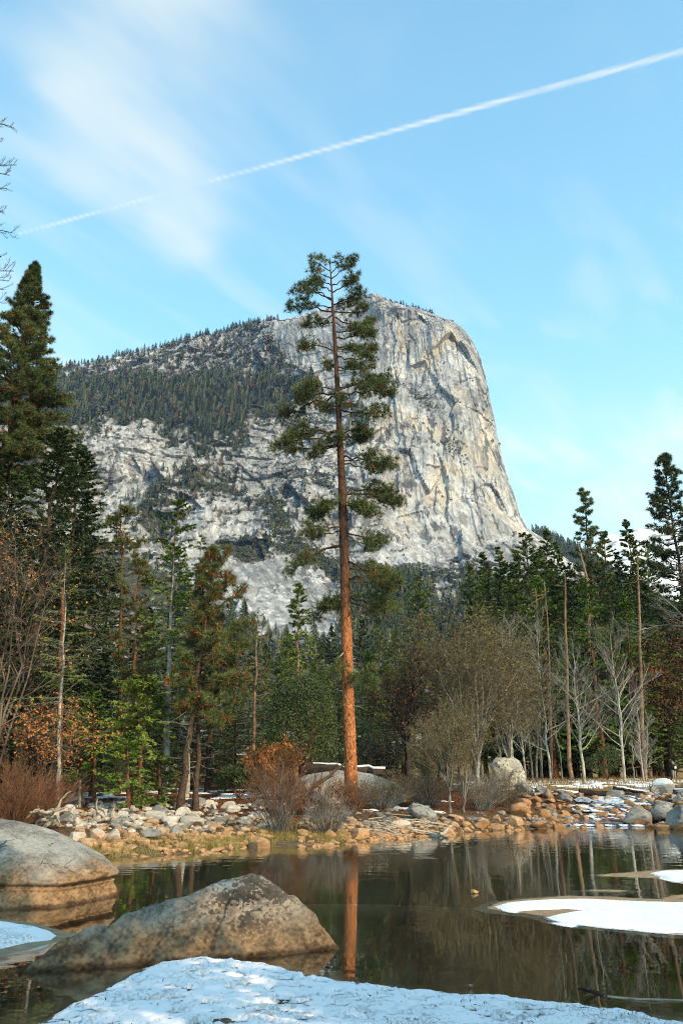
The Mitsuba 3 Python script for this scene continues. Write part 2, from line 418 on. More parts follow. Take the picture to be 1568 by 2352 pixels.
def rapids(p, n, uv):
    a = mikit.fbm(p.x / 0.35, p.y / 0.8, 0.0, 3)
    c = mikit.mix((0.010, 0.016, 0.03), (0.04, 0.055, 0.10), a)
    return mikit.mix(c, (0.75, 0.78, 0.82), mikit.smoothstep(0.54, 0.66, mikit.fbm(p.x / 0.3 + 3, p.y / 0.9, 0.0, 4) * 0.75 + 0.25 * uv.x))


scene['creek_surface'] = {'type': 'twosided', 'bsdf': {'type': 'principled', 'base_color': mikit.proc(rapids), 'roughness': 0.12, 'specular': 0.6}}
satin('ice_fall', varied((0.20, 0.24, 0.30), (0.80, 0.84, 0.9), 0.18), 0.25, 0.6)


def snow_fn(p, n, uv):
    b = mikit.fbm(p.x / 0.022, p.y / 0.03, 0.0, 3)
    g = mikit.fbm(p.x / 0.30 + 2, p.y / 0.45, 0.0, 4)
    grit = mikit.smoothstep(0.53, 0.66, 0.5 * b + 0.5 * g)
    return mikit.mix((0.90, 0.87, 0.885), (0.34, 0.30, 0.26), grit * 0.55)


matte('snow_gritty', snow_fn)
matte('snow_clean', lambda p, n, uv: mikit.mix((0.74, 0.75, 0.77), (0.88, 0.885, 0.89), mikit.fbm(p.x / 0.25, p.y / 0.5, 0.0, 3)))
matte('hill_woods', lambda p, n, uv: mikit.mix((0.02, 0.03, 0.03), (0.05, 0.065, 0.05), mikit.fbm(p.x / 12, p.y / 12, p.z / 12, 3)))
matte('hill_snow', lambda p, n, uv: mikit.mix((0.85, 0.86, 0.88), (0.30, 0.30, 0.30), mikit.smoothstep(0.56, 0.7, mikit.fbm(p.x / 45, p.y / 60, p.z / 22, 4))))

# ---------------------------------------------------------------- the pool's outline and the lie of the land
FAR = [(-900, 1985), (-300, 1975), (150, 1978), (240, 1974), (330, 1966), (420, 1962), (500, 1956), (560, 1948), (640, 1945), (720, 1945), (790, 1938), (850, 1932), (900, 1927), (960, 1922),
       (1020, 1917), (1100, 1911), (1180, 1907), (1260, 1904), (1320, 1903), (1400, 1897), (1480, 1905), (1568, 1908), (1900, 1912)]
NEAR = [(1900, 2372), (1568, 2345), (1500, 2330), (1300, 2305), (1100, 2286), (900, 2268), (820, 2258), (760, 2250), (690, 2232), (620, 2214), (560, 2207), (480, 2203), (400, 2208), (330, 2222),
        (260, 2250), (200, 2285), (130, 2325), (60, 2354), (-60, 2400), (-300, 2440)]
shore = [onz(x, y, 0)[:2] for x, y in FAR] + [(42, 30), (34, 16)] + [onz(x, y, 0)[:2] for x, y in NEAR] + [(-16, 9), (-30, 14), (-46, 24)]
pool = shapely.Polygon(shore)
pool = pool if pool.is_valid else pool.buffer(0)
_s = np.array([pool.exterior.interpolate(t, normalized=True).coords[0] for t in np.linspace(0, 1, 6000)])
_tree = cKDTree(_s)
creek_c = np.array([onz(1400, 1900, 0)[:2], at(1395, 1880, 45.5)[:2], at(1372, 1862, 48)[:2], at(1420, 1846, 50.5)[:2], at(1395, 1835, 53)[:2], at(1430, 1825, 56)[:2], at(1500, 1818, 60)[:2], at(1700, 1805, 72)[:2]])
creek_tree = cKDTree(np.vstack([np.linspace(a, b, 60) for a, b in zip(creek_c[:-1], creek_c[1:])]))


def sdist(x, y):
    p = np.stack([np.ravel(x), np.ravel(y)], -1)
    d = _tree.query(p)[0]
    return np.where(shapely.contains_xy(pool, p[:, 0], p[:, 1]), -d, d).reshape(np.shape(x))


def height(x, y):
    x, y = np.asarray(x, float), np.asarray(y, float)
    d = sdist(x, y)
    q = np.stack([x, y, 0 * x], -1)
    d = d + 0.5 * (meshkit.fbm(q * 0.6, 3, 2) - 0.5) * sst(0, 1.5, np.abs(d))
    bank = np.interp(d, [0, 0.5, 3, 7, 15, 40, 90, 160, 260, 420, 900, 6000], [0, 0.1, 0.42, 0.75, 1.15, 1.95, 2.3, 3.0, 6, 20, 30, 30])
    right = np.interp(d, [0, 0.5, 3, 6, 10, 13, 20, 40, 90, 160, 260, 420, 900, 6000], [0, 0.1, 0.42, 0.85, 1.45, 1.72, 1.90, 2.1, 2.35, 3.0, 6, 20, 30, 30])
    bank = bank + (right - bank) * sst(7, 14, x)
    near = np.interp(d, [0, 2, 6, 12, 60], [0, 0.13, 0.55, 0.95, 2.5])
    h = np.where(d > 0, near + (bank - near) * sst(15, 22, y), -0.85 * (1 - np.exp(-np.abs(d) / 3.2)))
    # shallow bars under the ice on the right
    bar = np.exp(-(((x - 9) / 8.0) ** 2 + ((y - 18.3) / 1.6) ** 2)) + 0.9 * np.exp(-(((x - 11) / 5.5) ** 2 + ((y - 22.2) / 1.6) ** 2)) + 0.75 * np.exp(-(((x + 1) / 5.0) ** 2 + ((y - 19.4) / 0.8) ** 2))
    h = np.where(d < 0, np.minimum(h + bar * (0.02 - h) * 0.95, -0.03), h)
    dc = creek_tree.query(np.stack([np.ravel(x), np.ravel(y)], -1))[0].reshape(np.shape(x))
    h = np.where(d > 0, h - 0.35 * np.exp(-(dc / 2.6) ** 2), h)
    rough = 0.20 * (meshkit.fbm(q * 0.9, 4, 5) - 0.5) + 1.1 * (meshkit.fbm(q * 0.07, 2, 8) - 0.5) * sst(18, 60, d)
    return h + rough * sst(0.2, 3.0, d) * (0.4 + 0.6 * sst(16, 20, y))


_hx, _hy = np.arange(-60, 90, 0.3), np.arange(2, 210, 0.3)
_H = height(*np.meshgrid(_hx, _hy))


def hfast(x, y):
    """The land's height read from a table."""
    u, v = np.clip((np.asarray(x) + 60) / 0.3, 0, len(_hx) - 1.01), np.clip((np.asarray(y) - 2) / 0.3, 0, len(_hy) - 1.01)
    i, j = u.astype(int), v.astype(int)
    a, b = u - i, v - j
    return (_H[j, i] * (1 - a) + _H[j, i + 1] * a) * (1 - b) + (_H[j + 1, i] * (1 - a) + _H[j + 1, i + 1] * a) * b


def hz(x, y):
    return float(hfast(np.float64(x), np.float64(y)))


def ground(px, py, far=200):
    """Where a surveyed line of sight meets the land."""
    d = ray(px, py)
    Y = np.linspace(6, far, 1600)
    p = np.array([0, 0, EYE]) + d * (Y / d[1])[:, None]
    below = np.nonzero(p[:, 2] <= hfast(p[:, 0], p[:, 1]))[0]
    return p[below[0]] if len(below) else None


def grid(xs, ys, fn):
    X, Y = np.meshgrid(xs, ys)
    V = np.stack([X, Y, fn(X, Y)], -1).reshape(-1, 3)
    n, m = len(xs), len(ys)
    i = (np.arange(m - 1)[:, None] * n + np.arange(n - 1)).reshape(-1, 1)
    return V, np.vstack([i + [0, 1, n + 1], i + [0, n + 1, n]])


def spaced(a, b, step, lo, hi, g=1.25):
    c = list(np.arange(a, b, step))
    s, x = step, c[-1]
    while x < hi:
        s *= g
        x += s
        c.append(x)
    s, x, pre = step, c[0], []
    while x > lo:
        s *= g
        x -= s
        pre.append(x)
    return np.array(pre[::-1] + c)


structure('ground', grid(spaced(-26, 46, 0.34, -3500, 3500), spaced(6, 100, 0.34, -250, 3900), height), 'ground_soil', 'brown forest floor, stony shore and silty pool bed', smooth=True)
scene['water'] = mikit.ply(grid(spaced(-20, 30, 2.0, -60, 60), spaced(6, 48, 2.0, 2, 56), lambda x, y: 0 * x), 'water_surface')
add('water', 'still dark brown pool mirroring the trees', kind='structure')

# creek tumbling down between the rocks
def creek():
    c = np.vstack([np.linspace(a, b, 14, endpoint=False) for a, b in zip(creek_c[:-1], creek_c[1:])] + [creek_c[-1:]])
    t = unit(np.gradient(c, axis=0))
    nrm = np.stack([-t[:, 1], t[:, 0]], -1)
    w = np.linspace(-2.6, 2.6, 15)
    X = c[:, None] + nrm[:, None] * w[None, :, None]
    along = np.cumsum(np.r_[0, np.linalg.norm(np.diff(c, axis=0), axis=1)])
    base = height(c[:, 0], c[:, 1]) + 0.17
    base = np.maximum(gaussian_filter(np.maximum.accumulate(base), 3), 0.008)
    z = base[:, None] + 0.07 * (meshkit.fbm(np.stack([X[..., 0] * 2, X[..., 1] * 1.2, 0 * X[..., 0]], -1), 3, 3) - 0.5) * sst(0, 3, along)[:, None]
    z[0] = 0.006
    V = np.concatenate([X, z[..., None]], -1)
    n, m = len(w), len(c)
    i = (np.arange(m - 1)[:, None] * n + np.arange(n - 1)).reshape(-1, 1)
    foam = np.clip(np.abs(np.gradient(base, along)) * 7, 0, 1)[:, None] * np.ones(n) * (0.4 + 0.6 * np.cos(w / 2.9))
    return V.reshape(-1, 3), np.vstack([i + [0, 1, n + 1], i + [0, n + 1, n]]), np.stack([foam.ravel(), 0 * foam.ravel()], -1)


cv, cf, cuv = creek()
structure('creek_water', (cv, cf), 'creek_surface', 'blue white rapids running down between orange rocks', smooth=True, uv=cuv)

# ---------------------------------------------------------------- the mountain
MTN = {-500: [(900, 1300), (980, 1060), (1100, 930), (1240, 860), (1300, 800)], 200: [(836, 1400), (880, 1300), (960, 1020), (1100, 930), (1240, 860), (1300, 800)],
       400: [(790, 1430), (880, 1290), (950, 1050), (1100, 950), (1240, 870), (1300, 800)], 600: [(742, 1430), (850, 1260), (950, 1080), (1060, 980), (1240, 880), (1300, 800)],
       760: [(703, 1330), (880, 1170), (950, 1100), (1060, 1000), (1240, 890), (1310, 810)], 860: [(672, 1280), (880, 1120), (1000, 1030), (1240, 900), (1310, 830)],
       1000: [(722, 1240), (850, 1120), (1000, 1030), (1240, 930), (1300, 860)], 1100: [(820, 1180), (1000, 1060), (1240, 960), (1300, 900)], 1210: [(1200, 1060), (1300, 950)],
       1320: [(1290, 1020), (1340, 940)], 1900: [(1560, 560)]}
EDGE = [(-500, 905, 1300), (-200, 890, 1350), (0, 868, 1380), (120, 848, 1400), (190, 835, 1400), (260, 824, 1410), (330, 808, 1420), (400, 791, 1430), (480, 772, 1430), (560, 753, 1430), (610, 741, 1420),
        (650, 736, 1390), (700, 721, 1360), (760, 703, 1330), (810, 690, 1300), (838, 682, 1290), (852, 673, 1285), (868, 672, 1280), (882, 685, 1275), (905, 696, 1265), (950, 707, 1255), (1000, 723, 1240),
        (1038, 738, 1230), (1062, 758, 1220), (1085, 790, 1210), (1103, 828, 1190), (1115, 872, 1180), (1124, 925, 1165), (1135, 985, 1150), (1150, 1050, 1130), (1166, 1105, 1110), (1182, 1150, 1095),
        (1196, 1188, 1080), (1215, 1216, 1070), (1245, 1238, 1060), (1290, 1275, 1040), (1400, 1370, 900), (1560, 1500, 680), (1750, 1640, 500), (1900, 1768, 300)]
cp = []
for cx_, rows in MTN.items():
    low = [(1450, 600), (1600, 450), (1770, 300)] if cx_ < 1400 else [(1770, 300)]
    for cy_, Y in rows + low:
        cp.append(at(cx_, cy_, Y))
cp += [at(x, y, Y - 90 if 620 < x < 1300 else Y - 25) for x, y, Y in EDGE]
cp = np.array(cp)
edge = np.array([at(*e) for e in EDGE])
rim = np.vstack([np.linspace(a, b, 40, endpoint=False) for a, b in zip(edge[:-1], edge[1:])] + [edge[-1:]])
jig = meshkit.fbm(np.stack([rim[:, 0] / 22, rim[:, 2] / 22, 0 * rim[:, 0]], -1), 4, 3) - 0.5
rim = rim + np.stack([0 * jig, 0 * jig, 11 * jig], -1)
rim[:, 0] += 3 * (meshkit.fbm(np.stack([rim[:, 0] / 9, rim[:, 2] / 9, 0 * rim[:, 0]], -1), 3, 5) - 0.5)
STEP = 1.75
xs = np.arange(edge[0, 0] + 5, edge[:, 0].max() + 3, STEP * 1.05)
xs = xs[xs > -640]
zs = np.arange(2, edge[:, 2].max() + 6, STEP)
GX, GZ = np.meshgrid(xs, zs)
inside = shapely.contains_xy(shapely.Polygon(np.vstack([rim[:, [0, 2]], [[rim[-1, 0], -60], [rim[0, 0], -60]]])), GX.ravel(), GZ.ravel()).reshape(GX.shape)
dist, near_i = cKDTree(rim[:, [0, 2]]).query(np.stack([GX.ravel(), GZ.ravel()], -1))
dist, near_i = dist.reshape(GX.shape), near_i.reshape(GX.shape)
GY = griddata(cp[:, [0, 2]], cp[:, 1], (GX, GZ), 'linear')
GYn = griddata(cp[:, [0, 2]], cp[:, 1], (GX, GZ), 'nearest')
GY = gaussian_filter(np.where(np.isnan(GY), GYn, GY), 14)


def facets(u, v, su, sv, tilt, seed, jump=0.5):
    """Blocky relief: each cell of a stretched mosaic is a plane of its own tilt and height."""
    r = np.random.default_rng(seed)
    lo, hi = np.array([u.min() / su, v.min() / sv]) - 2, np.array([u.max() / su, v.max() / sv]) + 2
    n = int((hi - lo).prod())
    c = r.uniform(lo, hi, (n, 2))
    q = np.stack([u.ravel() / su, v.ravel() / sv], -1)
    i = cKDTree(c).query(q)[1]
    g, h = r.normal(0, tilt, (n, 2)), r.normal(0, jump * tilt, n)
    return ((q - c[i]) * g[i]).sum(-1).reshape(u.shape) + h[i].reshape(u.shape)


def inpoly(pts):
    """Soft mask on the mountain grid of an area given by survey directions."""
    d = np.stack([GX, GY, GZ - EYE], -1)
    c = d[..., 1] * CT + d[..., 2] * ST
    px, py = CX + F * GX / c, CY - F * (-d[..., 1] * ST + d[..., 2] * CT) / c
    w = 26 * (meshkit.fbm(np.stack([px / 40, py / 26, 0 * px], -1), 3, 31) - 0.5)
    return gaussian_filter(shapely.contains_xy(shapely.Polygon(pts), (px + w).ravel(), (py + 0.7 * w).ravel()).reshape(GX.shape).astype(float), 2.2)


WOODS_UP = inpoly([(-500, 870), (180, 832), (400, 785), (600, 738), (628, 800), (660, 835), (700, 850), (745, 885), (690, 900), (560, 890), (350, 880), (190, 885), (-500, 940)])
WOODS = inpoly([(-500, 900), (190, 868), (350, 872), (560, 868), (690, 880), (745, 900), (690, 930), (640, 965), (580, 955), (520, 1000), (480, 1010), (430, 975), (380, 990), (340, 960), (290, 985), (230, 955), (190, 975), (-500, 990)])
GULLY = np.maximum.reduce([inpoly([(430, 960), (560, 960), (560, 1030), (500, 1030), (470, 1075), (420, 1010)]), inpoly([(370, 970), (410, 980), (400, 1040), (375, 1030)]), inpoly([(350, 1120), (430, 1070), (520, 1080), (560, 1130), (470, 1130), (380, 1170), (320, 1210), (290, 1190)]),
                           inpoly([(330, 1180), (400, 1170), (385, 1250), (330, 1240)]), inpoly([(590, 1150), (650, 1130), (665, 1200), (700, 1260), (640, 1255), (610, 1200)]), inpoly([(190, 960), (240, 970), (230, 1010), (195, 1010)])])
SCRUB = np.maximum.reduce([inpoly([(490, 1245), (560, 1232), (640, 1240), (690, 1230), (730, 1265), (790, 1285), (900, 1300), (1000, 1305), (1090, 1300), (1110, 1340), (1000, 1345), (900, 1335), (800, 1345), (740, 1310), (650, 1275), (560, 1300), (520, 1290)]),
                           inpoly([(560, 975), (650, 945), (760, 960), (760, 985), (650, 985)]) * 0.7, inpoly([(620, 1070), (760, 1085), (760, 1120), (640, 1110)]) * 0.8, inpoly([(850, 872), (900, 868), (985, 900), (1010, 935), (985, 935), (930, 895), (860, 885)]) * 0.7,
                           inpoly([(1010, 1020), (1060, 1000), (1080, 1060), (1040, 1050)]) * 0.5, inpoly([(540, 1130), (640, 1140), (660, 1180), (590, 1180)]) * 0.5, inpoly([(620, 760), (660, 830), (720, 855), (640, 850), (605, 790)]) * 0.9])
SEEN = inpoly([(540, 1240), (1130, 1240), (1130, 1520), (540, 1520)])
LOWER = np.maximum(inpoly([(800, 1335), (960, 1335), (1000, 1385), (1060, 1385), (1090, 1340), (1500, 1340), (1500, 1700), (800, 1700)]), inpoly([(-500, 1300), (250, 1250), (420, 1330), (560, 1440), (640, 1480), (800, 1480), (800, 1760), (-500, 1760)]))
SLAB = np.maximum.reduce([inpoly([(610, 760), (660, 735), (830, 690), (900, 760), (880, 870), (780, 900), (720, 855), (660, 830)]), inpoly([(560, 1290), (650, 1275), (760, 1330), (800, 1470), (640, 1470), (590, 1400)]), inpoly([(880, 1160), (1010, 1160), (990, 1290), (820, 1290), (800, 1200)]) * 0.6])
BUFF = inpoly([(880, 720), (1040, 735), (1130, 940), (1160, 1060), (1220, 1230), (980, 1290), (830, 1180), (820, 950)])
veg_ = np.maximum.reduce([WOODS, GULLY])
WOODS = np.maximum(WOODS * 0.9, 0.6 * gaussian_filter(WOODS, 9))
GULLY = np.maximum(GULLY * 0.9, 0.55 * gaussian_filter(GULLY, 8))
veg = np.clip(np.maximum.reduce([WOODS * 1.0, WOODS_UP * 0.46, GULLY * 0.95, SCRUB * 0.95, LOWER]), 0, 1)
wx = GX + 16 * (meshkit.fbm(np.stack([GX / 55, GZ / 55, GY / 200], -1), 3, 12) - 0.5)
wz = GZ + 22 * (meshkit.fbm(np.stack([GX / 55 + 9, GZ / 55, GY / 200], -1), 3, 13) - 0.5)
sh = wx - 0.35 * wz * sst(200, -300, GX)
amp = (1 - 0.86 * SLAB) * (1 - 0.55 * WOODS)
vert = BUFF
relief = 15 * (meshkit.fbm(np.stack([GX / 120, GZ / 170, 0 * GX], -1), 3, 40) - 0.5) * 2
relief += amp * (facets(sh, wz, 62, 105, 13.0, 1, 0.5) + facets(sh, wz, 24, 60, 4.4, 2, 0.55) + facets(sh, wz, 9.5, 26, 1.2, 3, 0.6) + facets(sh, wz, 4.5, 8, 0.5, 33, 0.6)) * (1 - 0.62 * vert)
relief += amp * (1 - vert) * (facets(wx, wz, 50, 16, 3.4, 4, 0.8) + facets(wx, wz, 12, 6.5, 1.4, 6, 0.6))
relief += vert * amp * (facets(wx, wz, 13, 170, 2.0, 5, 1.0) + facets(wx, wz, 5, 80, 0.7, 7, 0.9))
relief += SLAB * (facets(sh + 0.5 * wz, wz, 13, 90, 1.0, 8, 0.6) + facets(wx, wz, 80, 30, 2.0, 9, 0.5))
relief += 0.5 * (1 - 0.8 * SLAB) * (meshkit.fbm(np.stack([GX / 4.5, GZ / 7.5, GY / 40], -1), 3, 44) - 0.5) * 2
# the arched ledge across the face and the terraces below it
fade = sst(0, 60, dist)
rim_y = rim[near_i, 1]
Rr = np.where(GX > at(640, 740, 1390)[0], 95.0, 30.0)
wgt = np.where(dist < Rr, 1 - np.sqrt(np.maximum(1 - (1 - np.minimum(dist / Rr, 1)) ** 2, 0)), 0)
Ym = GY + (rim_y - GY) * wgt - relief * (0.12 + 0.88 * fade)
PX, PZ, PY = GX.copy(), GZ.copy(), Ym
out = ~inside
PX[out], PZ[out], PY[out] = rim[near_i[out], 0], rim[near_i[out], 2], rim[near_i[out], 1]
n_, m_ = len(xs), len(zs)
idx = (np.arange(m_ - 1)[:, None] * n_ + np.arange(n_ - 1))
keep = (inside[:-1, :-1] | inside[1:, :-1] | inside[:-1, 1:] | inside[1:, 1:])
i = idx[keep].reshape(-1, 1)
MV = np.stack([PX, PY, PZ], -1).reshape(-1, 3)
MF = np.vstack([i + [0, 1, n_ + 1], i + [0, n_ + 1, n_]])
back = rim[::4]
bV = np.vstack([back, back + [10, 60, -4], back + [60, 420, -80], back * [1, 1, 0] + [60, 900, 0]])
nb_ = len(back)
j = np.arange(nb_ - 1).reshape(-1, 1)
bF = np.vstack([np.vstack([j + k * nb_ + [0, 1, nb_ + 1], j + k * nb_ + [0, nb_ + 1, nb_]]) for k in range(3)])
uvm = np.vstack([np.stack([veg.ravel(), BUFF.ravel()], -1), np.tile([0.6, 0.2], (len(bV), 1))])
mv, mf = join([(MV, MF), (bV, bF)])
used = np.unique(mf)
remap = np.zeros(len(mv), int)
remap[used] = np.arange(len(used))
structure('mountain', (mv[used], remap[mf]), 'granite_cliff', 'huge pale granite dome with sheer streaked cliffs and wooded ledges', smooth=False, uv=uvm[used])

def ridge(pts, Y, deep, step, seed, rough):
    """A far hill: crest through the given directions at distance Y, sloping to both sides."""
    c = np.array([at(x, y, Y) for x, y in pts])
    xs_ = np.arange(c[0, 0], c[-1, 0], step)
    crest = np.interp(xs_, c[:, 0], c[:, 2])
    ys_ = np.linspace(-deep, deep, 60)
    X, D = np.meshgrid(xs_, ys_)
    Z = crest[None] * (1 - (np.abs(D) / deep) ** 1.1) + rough * (meshkit.fbm(np.stack([X / (step * 12), D / (step * 12), 0 * X], -1), 4, seed) - 0.5) * np.minimum(1, np.abs(D) / 40)
    V = np.stack([X, Y + D, Z], -1).reshape(-1, 3)
    n = len(xs_)
    k = (np.arange(59)[:, None] * n + np.arange(n - 1)).reshape(-1, 1)
    return V, np.vstack([k + [0, 1, n + 1], k + [0, n + 1, n]])


WOODHILL = [(1150, 1290), (1225, 1219), (1250, 1226), (1290, 1246), (1320, 1260), (1400, 1310), (1600, 1420), (1900, 1560)]
wood_hill = ridge(WOODHILL, 1500, 700, 9, 3, 25)
structure('hill', wood_hill, 'hill_woods', 'dark blue wooded spur below the cliff edge', smooth=True)
structure('hills', ridge([(1200, 1330), (1300, 1265), (1352, 1255), (1395, 1226), (1425, 1232), (1465, 1214), (1500, 1212), (1568, 1235), (1750, 1250), (2200, 1400)], 2600, 1200, 14, 9, 75), 'hill_snow', 'distant snowy ridge between the right hand pines', smooth=True)

# ---------------------------------------------------------------- trees on the mountain
def far_conifer(rng, H=1.0):
    """Slim conifer of unit height for the mountain sides."""
    V, Fc = [], []
    o = 0
    nl = 8
    for l in range(nl):
        z = 0.12 + 0.80 * l / nl
        r = 0.20 * (1 - l / nl) ** 0.75 + 0.025
        m = 6
        a = np.arange(m) * 2 * np.pi / m + rng.uniform(0, 6)
        rr = r * rng.uniform(0.55, 1.25, m)
        tip = [rng.normal(0, 0.008), rng.normal(0, 0.008), z + 0.17]
        for k in range(m):
            b = a[k] + 0.62
            V += [tip, [rr[k] * math.cos(a[k]), rr[k] * math.sin(a[k]), z - 0.03 * rng.uniform(0, 1)], [0.6 * rr[k] * math.cos(b), 0.6 * rr[k] * math.sin(b), z + 0.03]]
            Fc.append([o, o + 1, o + 2])
            o += 3
    return np.array(V), np.array(Fc)


rng = np.random.default_rng(11)
FARC = [far_conifer(rng) for _ in range(5)]
FART = tubes(np.array([chain([0, 0, -0.15], [0, 0, 0.95], 3)]), np.array([[0.018, 0.012, 0.004]]), 4)
for k_, m_c in enumerate(FARC):
    scene[f'far_conifer_{"abcde"[k_]}'] = {'type': 'shapegroup', 'trunk': mikit.ply(FART, 'bark_dark'), 'crown': mikit.ply(m_c, 'needles_far')}
scene['far_conifer_f'] = {'type': 'shapegroup', 'trunk': mikit.ply(FART, 'bark_dark'), 'crown': mikit.ply(FARC[1], 'needles_rust')}


def pick(mask, n, seed, gap):
    """n spots on the mountain where the mask is high, gap metres apart in the plane of the cliff."""
    r = np.random.default_rng(seed)
    w = np.where(inside & (dist > 3), np.clip(mask, 0, 1), 0).ravel()
    if w.sum() < 1:
        return np.zeros((0, 3))
    c = r.choice(len(w), size=min(n * 5, int((w > 0.02).sum())), replace=False, p=w / w.sum())
    P = np.stack([PX.ravel()[c], PY.ravel()[c], PZ.ravel()[c]], -1)
    taken, cell = [], {}
    for p in P:
        key = (int(p[0] // gap), int(p[2] // gap))
        if all((p[0] - q[0]) ** 2 + (p[2] - q[2]) ** 2 > gap * gap for a in (-1, 0, 1) for b in (-1, 0, 1) for q in cell.get((key[0] + a, key[1] + b), ())):
            cell.setdefault(key, []).append(p)
            taken.append(p)
            if len(taken) >= n:
                break
    return np.array(taken)


rng = np.random.default_rng(5)
front = [(p, rng.uniform(11, 29)) for p in pick(WOODS, 1300, 1, 4.6)] + [(p, rng.uniform(9, 19)) for p in pick(WOODS_UP * (0.25 + meshkit.noise(np.stack([GX / 40, GZ / 25, 0 * GX], -1), 3)), 900, 2, 5.0)]
front += [(p, rng.uniform(9, 17)) for p in pick(GULLY, 420, 3, 4.6)] + [(p, rng.uniform(9, 18)) for p in pick(LOWER * SEEN, 650, 4, 4.6)] + [(p, rng.uniform(9, 18)) for p in pick(LOWER, 200, 7, 7)] + [(p, rng.uniform(5, 9)) for p in pick(0.02 + 0.25 * (veg - SLAB * 0.5), 130, 6, 16)]
top = [p for p in rim[::6] if at(185, 836, 1400)[0] < p[0] < at(640, 737, 1400)[0]]
sky_line = [(p + [rng.normal(0, 3), rng.uniform(0, 14), -1.5], rng.uniform(9, 24)) for p in top for _ in range(2)]
sky_line += [(p + [rng.normal(0, 3), rng.uniform(2, 14), -2], rng.uniform(8, 15)) for p in rim[::5] if at(892, 690, 1270)[0] < p[0] < at(1006, 722, 1240)[0] for _ in range(2)]
spots = [(p, h, 'line') for p, h in sky_line] + [(p, h, 'slope') for p, h in front]
spots.sort(key=lambda s: -s[1] / s[0][1] * (1.15 if s[2] == 'line' else 1))
rest = []
for q_, (p, h, where) in enumerate(spots):
    kind = 'f' if rng.uniform() < 0.035 else 'abcde'[rng.integers(5)]
    M = T().translate(p.tolist()).rotate([0, 0, 1], float(rng.uniform(0, 360))).scale([h * rng.uniform(0.8, 1.8)] * 2 + [h])
    if q_ < 300:
        if kind == 'f':
            k = add('mountain_conifer', 'small rust brown dead conifer among the green ones on the mountain side', 'tree', 'rust brown conifers on the mountain')
        elif where == 'line':
            k = add('mountain_conifer', 'small dark conifer standing on the skyline of the mountain ridge', 'tree', 'conifers on the mountain skyline')
        else:
            k = add('mountain_conifer', 'small dark conifer on the wooded slope of the granite mountain', 'tree', 'conifers on the mountain slope')
        scene[k] = {'type': 'instance', 'group': {'type': 'ref', 'id': 'far_conifer_' + kind}, 'to_world': M}
    else:
        rest.append((p, h, kind))
for mat_, sel in (('needles_far', lambda k: k != 'f'), ('needles_rust', lambda k: k == 'f')):
    got = [r for r in rest if sel(r[2])]
    ms = []
    for p, h, kind in got:
        v, f = FARC['abcdef'.index(kind) % 5]
        a = rng.uniform(0, 6.28)
        s = h * rng.uniform(0.8, 1.8)
        R = np.array([[math.cos(a), -math.sin(a), 0], [math.sin(a), math.cos(a), 0], [0, 0, 1]])
        ms.append(((v * [s, s, h]) @ R.T + p, f))
    if ms:
        k = add('mountain_forest' if mat_ == 'needles_far' else 'dead_mountain_forest', 'dense dark conifer forest on the mountain slopes' if mat_ == 'needles_far' else 'scattered rust brown dead conifers in the mountain forest', 'forest', kind='stuff')
        scene[k] = mikit.ply(join(ms), mat_)

# scrub on the ledges
sp = np.vstack([pick(SCRUB, 900, 21, 3.6), pick(GULLY * 0.8 + 0.25 * WOODS, 420, 22, 5), pick(0.03 * (1 - SLAB) * sst(0.5, 0.62, meshkit.fbm(np.stack([GX / 70, GZ / 22, 0 * GX], -1), 3, 77)) * 8 * (1 - 0.7 * BUFF), 900, 23, 4.0), pick(LOWER, 500, 24, 5)])
rb = np.random.default_rng(8)
C = []
for p in sp:
    s = rb.uniform(1.2, 3.6)
    m = int(26 * s / 2)
    d = unit(rb.normal(size=(m, 3)))
    C.append(np.concatenate([p + d * [s, s, s * 0.75] * rb.uniform(0.6, 1.05, (m, 1)) + [0, -0.6, 0.5], d], 1))
C = np.vstack(C)
k = add('mountain_scrub', 'dark green scrub clinging to the granite ledges', 'scrub', kind='stuff')
scene[k] = mikit.ply(leaves(C[:, :3], C[:, 3:], 1.5, rb, 0.8), 'leaves_scrub')
# woods on the far spur
hv = []
cr = np.array([at(x, y, 1500) for x, y in WOODHILL])
for q_ in range(420):
    x = rng.uniform(cr[0, 0], cr[4, 0] + 60)
    dd = -abs(rng.normal(0, 120)) if q_ > 90 else rng.uniform(-4, 4)
    z = np.interp(x, cr[:, 0], cr[:, 2]) * (1 - (abs(dd) / 700) ** 1.1)
    v, f = FARC[rng.integers(5)]
    h = rng.uniform(12, 24)
    hv.append((v * [h, h, h] + [x, 1500 + dd, z - 3], f))
k = add('hill_forest', 'dark far conifers covering the spur right of the cliff', 'forest', kind='stuff')
scene[k] = mikit.ply(join(hv), 'needles_far')

# ---------------------------------------------------------------- rocks
def clipped(rng, sub, scale, cuts, lo=0.55, hi=0.9, rough=0.05):
    """A rounded block: a sphere cut by planes, roughened."""
    m = trimesh.creation.icosphere(subdivisions=sub)
    v = m.vertices.copy()
    for nrm in unit(rng.normal(size=(cuts, 3))):
        h = rng.uniform(lo, hi)
        v -= np.maximum(0, v @ nrm - h)[:, None] * nrm * 0.97
    v *= 1 + rough * (meshkit.fbm(v * 2.2 + rng.uniform(0, 50), 3, 1) - 0.5)[:, None] * 2 + rough * 0.5 * (meshkit.fbm(v * 7 + rng.uniform(0, 50), 2, 2) - 0.5)[:, None] * 2
    return v * scale, m.faces


